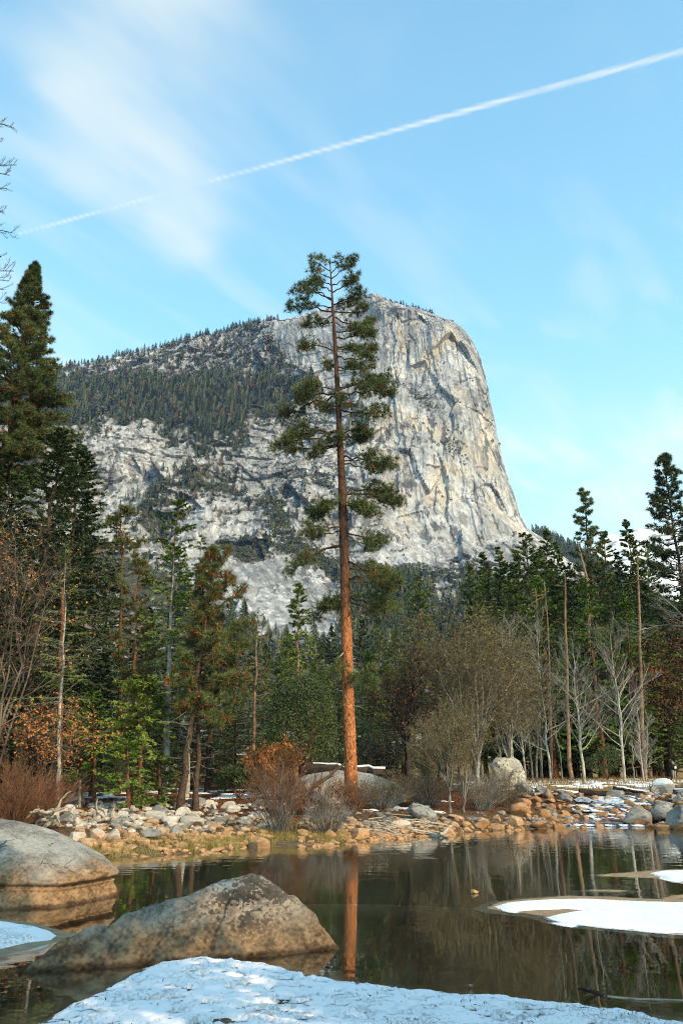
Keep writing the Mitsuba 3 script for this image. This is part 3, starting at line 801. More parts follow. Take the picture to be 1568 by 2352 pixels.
def chunk(seed, sub, cuts=7, rough=0.05, box=0.62, lo=0.62, hi=0.9):
    """A broken block: a rounded box cut by a few flat faces, chipped and roughened."""
    r = np.random.default_rng(seed)
    m = trimesh.creation.icosphere(subdivisions=sub)
    v = m.vertices.copy()
    e = 1 - box * 1.15
    v = v / (np.abs(v) ** (1 / e)).sum(1, keepdims=True) ** e
    v = v * (1 + 0.18 * v[:, [2, 0, 1]] * r.normal(0, 1, 3))
    for nrm in unit(r.normal(size=(cuts, 3))):
        h = r.uniform(lo, hi)
        v = v - np.maximum(0, v @ nrm - h)[:, None] * nrm * 0.98
    v = v * (1 + rough * 2 * (meshkit.fbm(v * 2.0 + r.uniform(0, 50), 4, 1) - 0.5))[:, None]
    return v, m.faces


rng = np.random.default_rng(3)
ROCKS = [clipped(rng, 3, rng.uniform(0.8, 1.2, 3) * [1, 1, 0.8], 9, 0.40, 0.85, 0.06) for i in range(5)]
for i in range(7):
    cv_, cf_ = chunk(100 + i, 3, 8, 0.06, 0.5, 0.5, 0.95)
    ROCKS.append((cv_ * rng.uniform(0.8, 1.2, 3) * 0.9, cf_))
for i_, r_ in enumerate(ROCKS):
    for m_c in ('rock_grey', 'rock_pale', 'rock_orange', 'rock_rust'):
        scene[f'{m_c}_form_{"abcdefghijkl"[i_]}'] = {'type': 'shapegroup', 'stone': mikit.ply(r_, m_c, smooth=38)}
ROCK_AT = []


def rock(name, label, mat_, x, y, s, rng, group=None, z=None, flat=0.75, sink=0.28, form=None):
    k = add(name, label, 'rock', group)
    sink = sink + rng.uniform(-0.1, 0.16)
    z = (hz(x, y) if z is None else z) + s * flat * (0.8 - 2 * sink) * 0.5
    M = T().translate([float(x), float(y), float(z)]).rotate([0, 0, 1], float(rng.uniform(0, 360))).rotate([1, 0, 0], float(rng.normal(0, 14))).scale([s * 0.5 * rng.uniform(0.85, 1.3), s * 0.5, s * 0.5 * flat * rng.uniform(0.85, 1.3)])
    scene[k] = {'type': 'instance', 'group': {'type': 'ref', 'id': f'{mat_}_form_{form or "abcdefghijkl"[rng.integers(12)]}'}, 'to_world': M}
    ROCK_AT.append((x, y, s))
    return k


rng = np.random.default_rng(17)
# singled out: (name, label, material, pixel of its foot, width in survey units)
for nm, lb, mt, px, py, w, fl in [
        ('bank_rock', 'large white rock speckled with dark lichen on the left bank', 'rock_pale', 222, 1932, 52, 0.95), ('bank_rock', 'smooth cream rock leaning on the right side of the lichen speckled white rock', 'rock_pale', 258, 1928, 40, 0.9),
        ('bank_rock', 'bright white rock nearest the bleached root stump on the left bank', 'rock_pale', 176, 1930, 36, 0.75), ('bank_rock', 'low white rock shining beside the tall red twigged willow', 'rock_pale', 565, 1892, 40, 0.6),
        ('bank_rock', 'square topped grey rock standing in the middle of the left bank', 'rock_grey', 345, 1925, 44, 0.95), ('bank_rock', 'rounded dark grey rock right of the square topped grey rock', 'rock_grey', 388, 1915, 28, 0.95),
        ('bank_rock', 'tilted slate grey slab rock under the stake like dead stem', 'rock_grey', 258, 1872, 44, 0.7), ('bank_rock', 'big mossy grey rock behind the thin standing stake', 'rock_grey', 170, 1850, 44, 0.85),
        ('bank_rock', 'cracked grey rock above the old stump roots', 'rock_grey', 280, 1900, 42, 0.85), ('bank_rock', 'orange block standing just above the waterline below the white rocks', 'rock_orange', 242, 1952, 34, 0.9),
        ('bank_rock', 'flat orange rock half in the water near the left boulder', 'rock_orange', 236, 1969, 38, 0.3), ('bank_rock', 'wedge shaped orange rock pointing down into the left water edge', 'rock_orange', 298, 1955, 34, 0.7),
        ('bank_rock', 'lone orange rock beside the yellow grass at the water edge', 'rock_orange', 496, 1956, 34, 0.38), ('bank_rock', 'long flat brown rock lying on the grassy left shore', 'rock_grey', 425, 1905, 52, 0.4),
        ('bank_rock', 'wide pale domed rock at the waterline below the tall pine', 'rock_pale', 826, 1925, 58, 0.7), ('bank_rock', 'yellowish blocky rock right of the pale domed rock', 'rock_pale', 918, 1905, 46, 0.8),
        ('bank_rock', 'upright grey rock between the driftwood and the tilted boulder', 'rock_grey', 888, 1892, 28, 1.0), ('bank_rock', 'grey brown block at the foot of the pale stemmed alders', 'rock_grey', 1108, 1902, 34, 0.9),
        ('creek_rock', 'broad grey rounded rock at the head of the rapids', 'rock_grey', 1302, 1838, 40, 0.65), ('creek_rock', 'rust and grey rock standing mid stream in the rapids', 'rock_orange', 1368, 1893, 34, 0.9),
        ('creek_rock', 'low orange rock where the rapids meet the pool', 'rock_orange', 1352, 1902, 42, 0.45), ('creek_rock', 'dark round rock right of the small white cascade', 'rock_grey', 1440, 1845, 32, 0.9),
        ('creek_rock', 'pointed orange rock left of the stream mouth', 'rock_orange', 1318, 1903, 24, 0.8)]:
    p = ground(px, py)
    rock(nm, lb, mt, p[0], p[1], w / F * p[1] * 1.02, rng, flat=fl, form='abcdef'[rng.integers(6)])
p = onz(1089, 2053, 0)
rock('stone', 'small pale stone alone in the middle of the pool', 'rock_pale', p[0], p[1], 0.24, rng, z=-0.02, flat=0.7, sink=0.1)


def scatter(n, xr, yr, wr, choose, seed):
    r = np.random.default_rng(seed)
    done = 0
    for _ in range(n * 6):
        px, py = r.uniform(*xr), r.uniform(*yr)
        p = ground(px, py)
        if p is None or p[2] < -0.12:
            continue
        s = wr[0] * 0.8 * (wr[1] * 1.15 / wr[0] / 0.8) ** r.uniform(0, 1) / F * p[1]
        if any((p[0] - a) ** 2 + ((p[1] - b) * 0.7) ** 2 < (0.40 * (s + c)) ** 2 for a, b, c in ROCK_AT):
            continue
        nm, lb, mt, gr = choose(px, py, p, r)
        rock(nm, lb, mt, p[0], p[1], s, r, gr, flat=r.uniform(0.55, 0.95))
        done += 1
        if done >= n:
            break


def left_bank(px, py, p, r):
    if p[2] < 0.33 or (p[2] < 0.6 and r.uniform() < 0.4):
        return 'shore_rock', 'orange stained angular rock along the waterline of the left bank', 'rock_orange', 'orange rocks at the left waterline'
    if p[2] < 1.05 and r.uniform() < 0.6:
        return 'shore_rock', 'pale rock strewn over the sunny left bank', 'rock_pale', 'pale rocks of the left bank'
    return 'shore_rock', 'dark grey rock lying under the trees of the left bank', 'rock_grey', 'grey rocks under the left trees'


def mid_bank(px, py, p, r):
    if p[2] < 0.5 or r.uniform() < 0.2:
        return 'shore_rock', 'orange stained rock along the waterline right of the tall pine', 'rock_orange', 'orange rocks at the middle waterline'
    return 'shore_rock', 'grey rock on the bank between the tall pine and the rapids', 'rock_grey', 'grey rocks of the middle bank'


def creek_bank(px, py, p, r):
    if r.uniform() < 0.66:
        return 'creek_rock', 'rust orange rock among the rapids', 'rock_rust', 'orange rocks in the rapids'
    return 'creek_rock', 'grey brown rounded rock among the rapids', 'rock_grey', 'grey rocks in the rapids'


scatter(105, (150, 600), (1850, 1966), (18, 46), left_bank, 1)
scatter(85, (690, 1190), (1880, 1936), (14, 38), mid_bank, 2)
scatter(150, (1190, 1575), (1822, 1906), (16, 46), creek_bank, 3)
# pebbles and broken stone between the rocks
r = np.random.default_rng(4)
pv = {}
for xr, yr, n, mt in (((150, 620), (1880, 1968), 520, 'rock_orange'), ((690, 1200), (1885, 1938), 700, 'rock_orange'), ((1150, 1330), (1868, 1908), 420, 'rock_orange'), ((150, 620), (1850, 1930), 320, 'rock_pale'), ((700, 1250), (1850, 1900), 260, 'rock_grey'), ((1200, 1570), (1810, 1900), 360, 'rock_rust')):
    px, py = r.uniform(*xr, n), r.uniform(*yr, n)
    for a, b in zip(px, py):
        p = onz(a, b, np.interp(b, [1816, 1850, 1900, 1940, 1970], [1.5, 1.0, 0.45, 0.15, 0.0]))
        z = hz(p[0], p[1])
        if z < -0.1:
            continue
        m = trimesh.creation.icosphere(subdivisions=1)
        s = 0.04 * 5.5 ** r.uniform(0, 1)
        v = m.vertices * (1 + r.uniform(-0.25, 0.25, (42, 1))) * [s * r.uniform(0.7, 1.4), s, s * 0.6]
        pv.setdefault(mt, []).append((v + [p[0], p[1], z + s * 0.15], m.faces))
for mt, ms in pv.items():
    k = add('gravel', {'rock_rust': 'rust orange gravel in the bed of the rapids', 'rock_orange': 'orange gravel and broken stones along the far shore', 'rock_pale': 'pale pebbles between the rocks of the left bank', 'rock_grey': 'grey pebbles on the bank right of the pine'}[mt], 'gravel', kind='stuff')
    scene[k] = mikit.ply(join(ms), mt, smooth=False)


def block(key, label, mat_, c, size, seed, cuts=12, rot=0.0, sub=5, rough=0.05, cat='boulder', lo=0.6, hi=0.9, tilt=0.0):
    r = np.random.default_rng(seed)
    v, f = clipped(r, sub, np.ones(3), cuts, lo, hi, rough)
    v = v + 0.03 * (meshkit.fbm(v * 9, 3, seed)[:, None] - 0.5) * unit(v)
    v = v * np.array(size) / 2
    R = trimesh.transformations.rotation_matrix(rot, [0, 0, 1]) @ trimesh.transformations.rotation_matrix(tilt, [0, 1, 0])
    k = add(key, label, cat)
    scene[k] = mikit.ply((v @ R[:3, :3].T + c, f), mat_, smooth=30)
    return k


# boulders of the far bank
p = at(1166, 1800, 66)
v, f = chunk(12, 5, 6, 0.07, 0.66, 0.66, 0.95)
v = v + 0.05 * (meshkit.fbm(v * 6, 3, 4)[:, None] - 0.5) * unit(v)
k = add('boulder', 'big white sunlit boulder standing in the trees right of the alders', 'boulder')
scene[k] = mikit.ply((v * [1.28, 1.1, 1.28] + [p[0], 66, hz(p[0], 66) + 0.80], f), 'rock_white', smooth=30)
p = ground(970, 1884)
block('boulder', 'tilted grey boulder above the orange shore rocks', 'rock_grey', p + [0, 0, 0.30], (1.55, 1.2, 1.0), 9, 9, 0.3, 4, tilt=0.35)
p = ground(1472, 1902)
block('boulder', 'large grey boulder at the right mouth of the rapids', 'rock_grey', p + [0, 0.5, 0.42], (1.75, 1.5, 1.35), 12, 10, 0.4, 4, tilt=-0.5)
block('boulder', 'rounded grey boulder behind the large one at the rapids mouth', 'rock_grey', ground(1530, 1886) + [0, 0.5, 0.4], (1.5, 1.3, 1.2), 13, 10, 1.0, 4)
block('boulder', 'dark boulder cut by the right edge of the pool', 'rock_grey', ground(1562, 1906) + [0.3, 0.4, 0.5], (1.6, 1.4, 1.5), 14, 9, 0.2, 4)
p = at(1521, 1812, 57)
zc = hz(p[0], 57)
v, f = chunk(21, 4, 5, 0.05, 0.6, 0.7, 0.95)
k = add('boulder', 'grey boulder capped with a mound of snow at the far right', 'boulder')
scene[k] = mikit.ply((v * [0.70, 0.6, 0.50] + [p[0], 57, zc + 0.22], f), 'rock_slab', smooth=30)
up_ = sst(0.2, 0.6, v[:, 2])[:, None]
cap = v * [0.95, 0.8, 0.72] * (0.86 + 0.17 * up_) * [1, 1, 1] + [0, 0, 0.26] * up_ * (1 - 0.5 * np.hypot(v[:, :1], v[:, 1:2]))
scene[part(k, 'snow_cap')] = mikit.ply((cap * 0.68 + [p[0], 57, zc + 0.235], f), 'snow_clean', smooth=True)
# bare granite outcrop behind the tall pine
p = at(782, 1800, 54)
v, f = clipped(np.random.default_rng(6), 6, np.ones(3), 7, 0.6, 0.9, 0.06)
v = v + 0.04 * (meshkit.fbm(v * [5, 5, 12], 4, 3)[:, None] - 0.5) * [0, 0.4, 1]
k = add('granite_outcrop', 'low bare pale granite outcrop behind the tall pine', 'rock')
scene[k] = mikit.ply((v * [3.9, 4.2, 1.65] + [p[0] + 0.3, 54, hz(p[0], 54) + 0.15], f), 'rock_slab', smooth=30)
block('granite_outcrop', 'ledge of broken pale rock left of the tall pine foot', 'rock_slab', [at(715, 1830, 50)[0], 50, hz(-2, 50) + 0.1], (3.2, 2.4, 1.1), 31, 9, 0.2, 5, cat='rock')

# ---------------------------------------------------------------- the two great boulders in the pool
def ridge_boulder():
    """A whale backed boulder: cross sections along its crest, then flat cleavage faces and cracks."""
    sil = np.array([(20, 2275), (40, 2258), (75, 2220), (120, 2172), (165, 2150), (190, 2132), (215, 2128), (232, 2139), (270, 2110), (335, 2087), (352, 2084), (400, 2066), (425, 2060), (470, 2032), (500, 2021), (540, 2017),
                    (555, 2005), (576, 1998), (598, 2004), (625, 2022), (665, 2046), (700, 2070), (724, 2094), (742, 2128), (762, 2160), (784, 2188), (798, 2204), (806, 2222)], float)
    crest = np.array([at(x, y, 13.2 + 0.35 * np.interp(x, [0, 575, 800], [-2.2, 1.0, -0.2])) for x, y in sil])
    n = 260
    t = np.linspace(0, 1, n)
    s = np.r_[0, np.cumsum(np.linalg.norm(np.diff(crest, axis=0), axis=1))]
    C = np.stack([np.interp(t * s[-1], s, crest[:, i]) for i in range(3)], -1)
    C[:, 1] = gaussian_filter(C[:, 1], 6)
    zt = np.maximum(C[:, 2], 0.03)
    front = np.interp(C[:, 0], [-5.2, -4.2, -3, -1.8, -0.6, 0.05, 0.3], [0.5, 1.15, 1.30, 1.30, 1.25, 0.75, 0.35]) * 1.0
    rear = np.interp(C[:, 0], [-5.2, -4.2, -2, -0.8, 0.3], [0.4, 1.0, 1.5, 1.6, 0.4])
    m = 150
    a = np.linspace(-0.12, 1.12, m) * np.pi            # front foot to rear foot, over the crest
    ca, sa = np.cos(a), np.sin(a)
    e = 0.78
    Y = C[:, 1:2] - np.where(ca > 0, front[:, None], rear[:, None]) * np.sign(ca) * np.abs(ca) ** 0.95
    Z = np.where(sa > 0, zt[:, None] * np.abs(sa) ** 1.15, -0.6 * np.abs(sa) ** 0.6 * 2.0)
    X = np.repeat(C[:, :1], m, 1)
    V = np.stack([X, Y, Z], -1)
    i = (np.arange(n - 1)[:, None] * m + np.arange(m - 1)).reshape(-1, 1)
    Fc = np.vstack([i + [0, m + 1, 1], i + [0, m, m + 1]])
    V = V.reshape(-1, 3)
    q = V * 1.0
    nr = unit(np.stack([0 * X, -np.cos(a) + 0 * X, np.abs(np.sin(a)) + 0 * X], -1).reshape(-1, 3))
    low = sst(0, 0.5, V[:, 2] + 0.4)[:, None]
    V = V + nr * low * (0.34 * (meshkit.fbm(q * 1.1, 4, 6)[:, None] - 0.5) + 0.12 * (meshkit.fbm(q * [3, 4, 6], 4, 8)[:, None] - 0.5) + 0.03 * (meshkit.fbm(q * 16, 3, 9)[:, None] - 0.5)) * np.where(np.abs(np.cos(np.repeat(a[None], n, 0).ravel()))[:, None] < 0.25, 0.35, 1.0)
    # shallow gullies that run down the near face
    for gx, gw, gd in ((-1.75, 0.08, 0.20), (-2.05, 0.05, 0.08), (-2.6, 0.13, 0.24), (-3.25, 0.10, 0.20), (-0.95, 0.05, 0.10), (-1.35, 0.04, 0.07), (-0.42, 0.07, 0.14), (-0.15, 0.05, 0.10)):
        off = V[:, 0] - gx - 0.22 * (V[:, 2] - 0.5) - 0.12 * (meshkit.fbm(q * 2.4, 2, 4) - 0.5)
        V = V - nr * (gd * np.exp(-(off / gw) ** 2) * (np.cos(np.repeat(a[None], n, 0).ravel()) > 0.05))[:, None]
    # the flat right hand face below the summit
    top = V[np.argmax(V[:, 2])]
    for nrm, back_ in ((unit(np.array([0.62, -0.30, 0.72])), 0.02), (unit(np.array([0.30, -0.85, 0.42])), 0.55)):
        V = V - np.maximum(0, (V - top) @ nrm + back_)[:, None] * nrm * 0.85
    return V, Fc


matte('boulder_brown', boulder_skin(0.25, 1.15, 0.22, (at(570, 2065, 12.8)[0], 12.4, 0.78, 0.95, 0.5), (0.060, 0.036, 0.019), (0.29, 0.185, 0.100)))
k = add('boulder', 'large brown and grey boulder with black lichen in front of the snowy shore', 'boulder')
rv, rf = ridge_boulder()
scene[k] = mikit.ply((rv, rf), 'boulder_brown', smooth=40)

def dome_boulder():
    c = onz(40, 2085, 0) + [-1.75, 1.3, 0]
    m = trimesh.creation.icosphere(subdivisions=7)
    v = m.vertices.copy()
    for nrm, h in ((unit(np.array([0.25, -0.9, 0.3])), 0.80), (unit(np.array([0.55, -0.2, 0.8])), 0.82), (unit(np.array([-0.2, -0.3, 0.93])), 0.88), (unit(np.array([0.95, -0.3, 0.1])), 0.90)):
        v -= np.maximum(0, v @ nrm - h)[:, None] * nrm * 0.8
    v *= 1 + 0.07 * (meshkit.fbm(v * 1.7 + 3, 4, 5)[:, None] - 0.5)
    # undercut crack with an overhanging lip on the right half
    lev = 0.30 - 0.05 * v[:, 0] + 0.05 * (meshkit.fbm(v * [3, 3, 0.1], 3, 3) - 0.5)
    right = sst(0.10, 0.35, v[:, 0])
    d = v[:, 2] - lev
    cut = np.exp(-(d / 0.022) ** 2) * 0.055 + 0.05 * sst(0.0, -0.05, d) * sst(-0.35, -0.05, d)
    crag = 0.05 * (meshkit.fbm(v * [5, 5, 9], 3, 9) - 0.45) * np.exp(-((d - 0.08) / 0.10) ** 2)
    v *= (1 + right * (-cut + crag))[:, None]
    v *= 1 + 0.012 * (meshkit.fbm(v * 11, 3, 7)[:, None] - 0.5)
    v[:, 2] = np.where(v[:, 2] < 0, v[:, 2] * 0.5, v[:, 2])
    return v * [3.5, 2.3, 1.72] + c + [0, 0.15, -0.06], m.faces


matte('boulder_blue', boulder_skin(0.35, 1.0, 0.12, (-7.6, 17, 1.0, 0.5, 0.25), (0.11, 0.058, 0.026), (0.42, 0.245, 0.12)))
k = add('boulder', 'huge smooth grey boulder with an orange foot at the left edge', 'boulder')
scene[k] = mikit.ply(dome_boulder(), 'boulder_blue', smooth=40)

# ---------------------------------------------------------------- snow, ice and sand
def snow_ground():
    xs_ = spaced(-6.6, 8.2, 0.045, -40, 40, 1.35)
    ys_ = spaced(8.4, 13.4, 0.04, -30, 14.5, 1.35)

    def fn(X, Y):
        h = height(X, Y)
        d = sdist(X, Y)
        q = np.stack([X, Y, 0 * X], -1)
        lump = 0.07 * (meshkit.fbm(q * [4, 4.4, 1], 3, 4) - 0.5) + 0.042 * (meshkit.fbm(q * [13, 12, 1], 4, 6) - 0.5) * (0.4 + 1.2 * meshkit.noise(q * 1.1, 3))
        e = d + 0.35 * (meshkit.fbm(q * 2.2, 4, 14) - 0.5)
        thin = sst(0.55, 0.68, meshkit.fbm(q * [4.5, 6.5, 1] + 5, 5, 15)) * 0.07
        return h + np.where(Y < 15, 0.085 * sst(0.04, 0.30, e) - 0.03 + lump * sst(0.0, 0.4, e) - thin, -0.1)
    return grid(xs_, ys_, fn)


structure('snow_ground', snow_ground(), 'snow_gritty', 'thin crusty snow with brown litter on the near shore', smooth=True)


def sheet(outline, z, thick, seed, wob=0.06, step=0.06, edge=0.22):
    """A lens of snow or sand: full thickness inside, thinning to its wavy edge."""
    poly = shapely.Polygon(outline).buffer(0)
    x0, y0, x1, y1 = poly.bounds
    xs_, ys_ = np.arange(x0 - 0.2, min(x1, 16) + 0.2, step), np.arange(y0 - 0.2, y1 + 0.2, step * 0.8)
    X, Y = np.meshgrid(xs_, ys_)
    b = np.array([poly.exterior.interpolate(t, normalized=True).coords[0] for t in np.linspace(0, 1, 1500)])
    d = cKDTree(b).query(np.stack([X.ravel(), Y.ravel()], -1))[0].reshape(X.shape)
    d = np.where(shapely.contains_xy(poly, X.ravel(), Y.ravel()).reshape(X.shape), d, -d)
    q = np.stack([X, Y, 0 * X], -1)
    d = d + wob * 2 * (meshkit.fbm(q * 2.3, 4, seed) - 0.5)
    Z = z + thick * (sst(-0.03, edge, d) - 0.6) + 0.35 * thick * (meshkit.fbm(q * [2.0, 3.5, 1], 3, seed + 1) - 0.5) * sst(0, 0.4, d)
    n, m = len(xs_), len(ys_)
    i = (np.arange(m - 1)[:, None] * n + np.arange(n - 1))
    k = (d[:-1, :-1] > -0.03) | (d[1:, 1:] > -0.03) | (d[1:, :-1] > -0.03) | (d[:-1, 1:] > -0.03)
    i = i[k].reshape(-1, 1)
    V, Fc = np.stack([X, Y, Z], -1).reshape(-1, 3), np.vstack([i + [0, 1, n + 1], i + [0, n + 1, n]])
    u = np.unique(Fc)
    r_ = np.zeros(len(V), int)
    r_[u] = np.arange(len(u))
    return V[u], r_[Fc]


def flat(pts, z=0.02):
    return [onz(x, y, z)[:2] for x, y in pts]


ICE = [(1130, 2081), (1160, 2074), (1200, 2070), (1260, 2067), (1330, 2065), (1400, 2068), (1480, 2071), (1568, 2074), (1660, 2078), (1680, 2160), (1568, 2144), (1500, 2139), (1420, 2131), (1330, 2122), (1268, 2112), (1248, 2105), (1290, 2097), (1335, 2091), (1300, 2088), (1235, 2090), (1180, 2095), (1150, 2090)]
k = add('ice_sheet', 'broad white snow covered ice sheet lying on the right side of the pool', 'ice')
scene[k] = mikit.ply(sheet(flat(ICE), 0.03, 0.055, 3), 'snow_clean', smooth=True)
k = add('ice_sheet', 'small snow covered ice patch cut by the right edge of the picture', 'ice')
scene[k] = mikit.ply(sheet(flat([(1484, 2007), (1515, 2002), (1568, 2000), (1660, 2000), (1660, 2030), (1568, 2025), (1530, 2021), (1508, 2014)]), 0.035, 0.06, 5), 'snow_clean', smooth=True)
k = add('ice_sheet', 'thin sliver of white ice floating below the broad ice sheet', 'ice')
scene[k] = mikit.ply(sheet(flat([(1262, 2117), (1290, 2119), (1325, 2124), (1318, 2127), (1285, 2123)]), 0.02, 0.04, 7, 0.02, 0.05, 0.1), 'snow_clean', smooth=True)
k = add('snow_patch', 'patch of snow on the mud spit at the left edge', 'snow')
scene[k] = mikit.ply(sheet(flat([(-120, 2100), (0, 2119), (50, 2126), (100, 2136), (136, 2147), (120, 2155), (60, 2166), (0, 2180), (-120, 2205)], 0.05), 0.075, 0.12, 9, 0.05, 0.05), 'snow_gritty', smooth=True)
for i_, (o, z) in enumerate([([(1090, 2085), (1130, 2070), (1200, 2062), (1300, 2055), (1400, 2058), (1480, 2062), (1568, 2062), (1680, 2060), (1680, 2170), (1568, 2152), (1420, 2137), (1330, 2128), (1262, 2117), (1230, 2106), (1160, 2098), (1110, 2092)], -0.006),
                             ([(1355, 2011), (1400, 2007), (1440, 2004), (1490, 2000), (1568, 1996), (1680, 1996), (1680, 2036), (1568, 2030), (1510, 2018), (1440, 2016), (1385, 2014)], 0.012), ([(1322, 2046), (1350, 2043), (1420, 2044), (1478, 2047), (1420, 2050), (1360, 2049)], 0.01),
                             ([(1520, 2066), (1545, 2058), (1600, 2052), (1620, 2062), (1560, 2064)], 0.02), ([(-160, 2095), (0, 2112), (80, 2122), (150, 2142), (195, 2146), (150, 2160), (70, 2180), (0, 2196), (-160, 2230)], 0.02)]):
    structure('sand_bar', sheet(flat(o, 0.0), z, 0.035, 20 + i_, 0.08, 0.08, 0.3), 'sand_wet', ['wet tan sand round the broad ice sheet', 'tan sand bar beside the small ice patch at the right edge', 'narrow tan sand bar alone in the water above the broad ice', 'bit of sand showing at the right edge above the ice', 'wet brown spit under the left snow patch'][i_], smooth=True)

# snow left lying on the far bank
r = np.random.default_rng(31)
sv = []
for xr, Yr, n, s0 in (((12, 42), (57, 84), 330, 0.62), ((-16, -3), (50, 66), 60, 0.5), ((-4, 8), (46, 58), 26, 0.3), ((10, 30), (66, 78), 40, 0.35), ((-2.5, 1), (50, 53), 14, 0.3)):
    for _ in range(n):
        x, y, s = r.uniform(*xr), r.uniform(*Yr), s0 * r.uniform(0.4, 1.6)
        a = np.arange(9) * 2 * np.pi / 9
        rr = s * r.uniform(0.5, 1.2, 9)
        ring = np.stack([x + 1.7 * rr * np.cos(a), y + rr * np.sin(a)], -1)
        z = height(np.r_[ring[:, 0], x], np.r_[ring[:, 1], y])
        v = np.vstack([np.c_[ring, z[:9] - 0.02], np.c_[x + (ring[:, :1] - x) * 0.6, y + (ring[:, 1:] - y) * 0.6, z[:9] * 0.6 + z[9] * 0.4 + 0.07], [[x, y, z[9] + 0.09]]])
        j = np.arange(9)
        j1 = (j + 1) % 9
        sv.append((v, np.vstack([np.stack([j, j1, j1 + 9], 1), np.stack([j, j1 + 9, j + 9], 1), np.stack([j + 9, j1 + 9, j * 0 + 18], 1)])))
k = add('snow', 'thin patches of old snow on the far bank', 'snow', kind='stuff')
scene[k] = mikit.ply(join(sv), 'snow_clean', smooth=True)

# ---------------------------------------------------------------- trees
def foot(px, Y):
    """Base of a plant seen at survey column px, Y metres north."""
    z = hz((px - CX) / F * Y * CT, Y)
    x = (px - CX) / F * (Y * CT + (z - EYE) * ST)
    return np.array([x, Y, hz(x, Y) - 0.06])


def stand(top, Y, base=None):
    """(foot, tip) of a tree whose tip is seen at 'top'; upright unless the column of its foot is given."""
    t = at(*top, Y)
    if base is None:
        return np.array([t[0], Y, hz(t[0], Y) - 0.06]), t
    return foot(base, Y), t


def stem_path(a, b, K, rng, wig=0.05):
    p = chain(a, b, K, rng, wig)
    return p


def on_path(P, f):
    i = np.minimum((np.asarray(f) * (len(P) - 1)).astype(int), len(P) - 2)
    t = (np.asarray(f) * (len(P) - 1) - i)[..., None]
    return P[i] * (1 - t) + P[i + 1] * t


def make_conifer(rng, a, b, R, cb=0.2, step=0.5, nb=6, L=0.5, w=0.12, n=12, k=3, droop=0.25, lift=(0.45, -0.25), r0=0.2, prof=0.8, gap=0.15, dead=0.0, flat=0.35, ragged=0.3, one_side=None):
    """Fir-like tree from foot a to tip b: (trunk with limbs, crown, dead limbs)."""
    if n < 24:
        n, L, w = int(n * 1.75), L * 0.72, w * 0.60
    H = np.linalg.norm(b - a)
    P = stem_path(a, b, 14, rng, 0.012 * H * 0.3)
    rad = r0 * np.linspace(1, 0.06, 14)
    rad[0] *= 1.3
    trunk = tubes(P[None], rad[None], 9)
    m = int((1 - cb) * H / step)
    f = cb + (1 - cb) * np.sort(rng.uniform(0, 1, m * nb)) ** 0.92 + rng.normal(0, 0.002, m * nb)
    f = np.clip(f, cb, 0.995)
    keep = rng.uniform(size=len(f)) > gap
    f = f[keep]
    u = (f - cb) / (1 - cb)
    env = R * np.minimum(1, (1 - u) ** prof * 1.05) * np.minimum(1, 0.55 + u * 4)
    ln = env * rng.uniform(1 - ragged * 1.6, 1 + ragged * 0.5, len(f)) * (1 + 0.14 * np.sin(f * H * 1.3 + rng.uniform(0, 6))) + 0.12
    az = rng.uniform(0, 2 * np.pi, len(f))
    if one_side is not None:
        ln *= 0.55 + 0.75 * np.clip(np.cos(az - one_side), 0, 1)
    el = lift[1] + (lift[0] - lift[1]) * u + rng.normal(0, 0.10, len(f))
    d = np.stack([np.cos(az) * np.cos(el), np.sin(az) * np.cos(el), np.sin(el)], -1)
    s0 = on_path(P, f)
    t = np.linspace(0, 1, 5)[None, :, None]
    LP = s0[:, None] + d[:, None] * ln[:, None, None] * t + np.array([0, 0, 1.0]) * (-0.22 * ln[:, None, None] * t ** 2 + 0.14 * ln[:, None, None] * t ** 3.5)
    LR = np.maximum(0.012 * H * 0.06 * (0.4 + ln[:, None] / max(R, 0.1)), 0.009) * np.linspace(1, 0.3, 5)
    limbs = tubes(LP, LR, 3)
    tt = rng.uniform(0.10, 1.03, (len(f), n)) ** 0.75
    C = LP[:, :1] * 0 + np.stack([on_path(LP[q], np.clip(tt[q], 0, 0.999)) for q in range(len(f))])
    side = unit(np.cross(d, [0, 0, 1.0]))[:, None]
    sgn = rng.uniform(-1, 1, (len(f), n, 1))
    D = unit(d[:, None] * 0.75 + side * sgn * 1.1 + rng.normal(0, 0.12, (len(f), n, 3)))
    crown = fronds(C.reshape(-1, 3), D.reshape(-1, 3), L * (0.65 + 0.35 * np.repeat(ln / max(R, 0.1), n))[:, None].clip(0.35, 1.2), w, rng, k, droop, flat)
    # the leader
    nt = 26
    q = rng.uniform(0.93, 1.0, nt)
    az2 = rng.uniform(0, 6.28, nt)
    lead = fronds(on_path(P, q), unit(np.stack([np.cos(az2) * 0.8, np.sin(az2) * 0.8, np.full(nt, 0.9)], -1)), L * 0.6, w * 0.8, rng, 2, 0.0, flat)
    out = [join([trunk, limbs]), join([crown, lead])]
    if dead > 0:
        nd = int(dead * H)
        fd = rng.uniform(0.06, cb + 0.12, nd)
        azd = rng.uniform(0, 6.28, nd)
        ld = R * rng.uniform(0.2, 0.75, nd)
        dd = np.stack([np.cos(azd), np.sin(azd), rng.normal(-0.12, 0.12, nd)], -1)
        s = on_path(P, fd)
        Q = s[:, None] + dd[:, None] * ld[:, None, None] * t + np.array([0, 0, 1.0]) * (-0.18 * ld[:, None, None] * t ** 2) + rng.normal(0, 0.025, (nd, 5, 3))
        out.append(tubes(Q, 0.016 * np.linspace(1, 0.4, 5)[None] * np.ones((nd, 1)), 3))
    return out


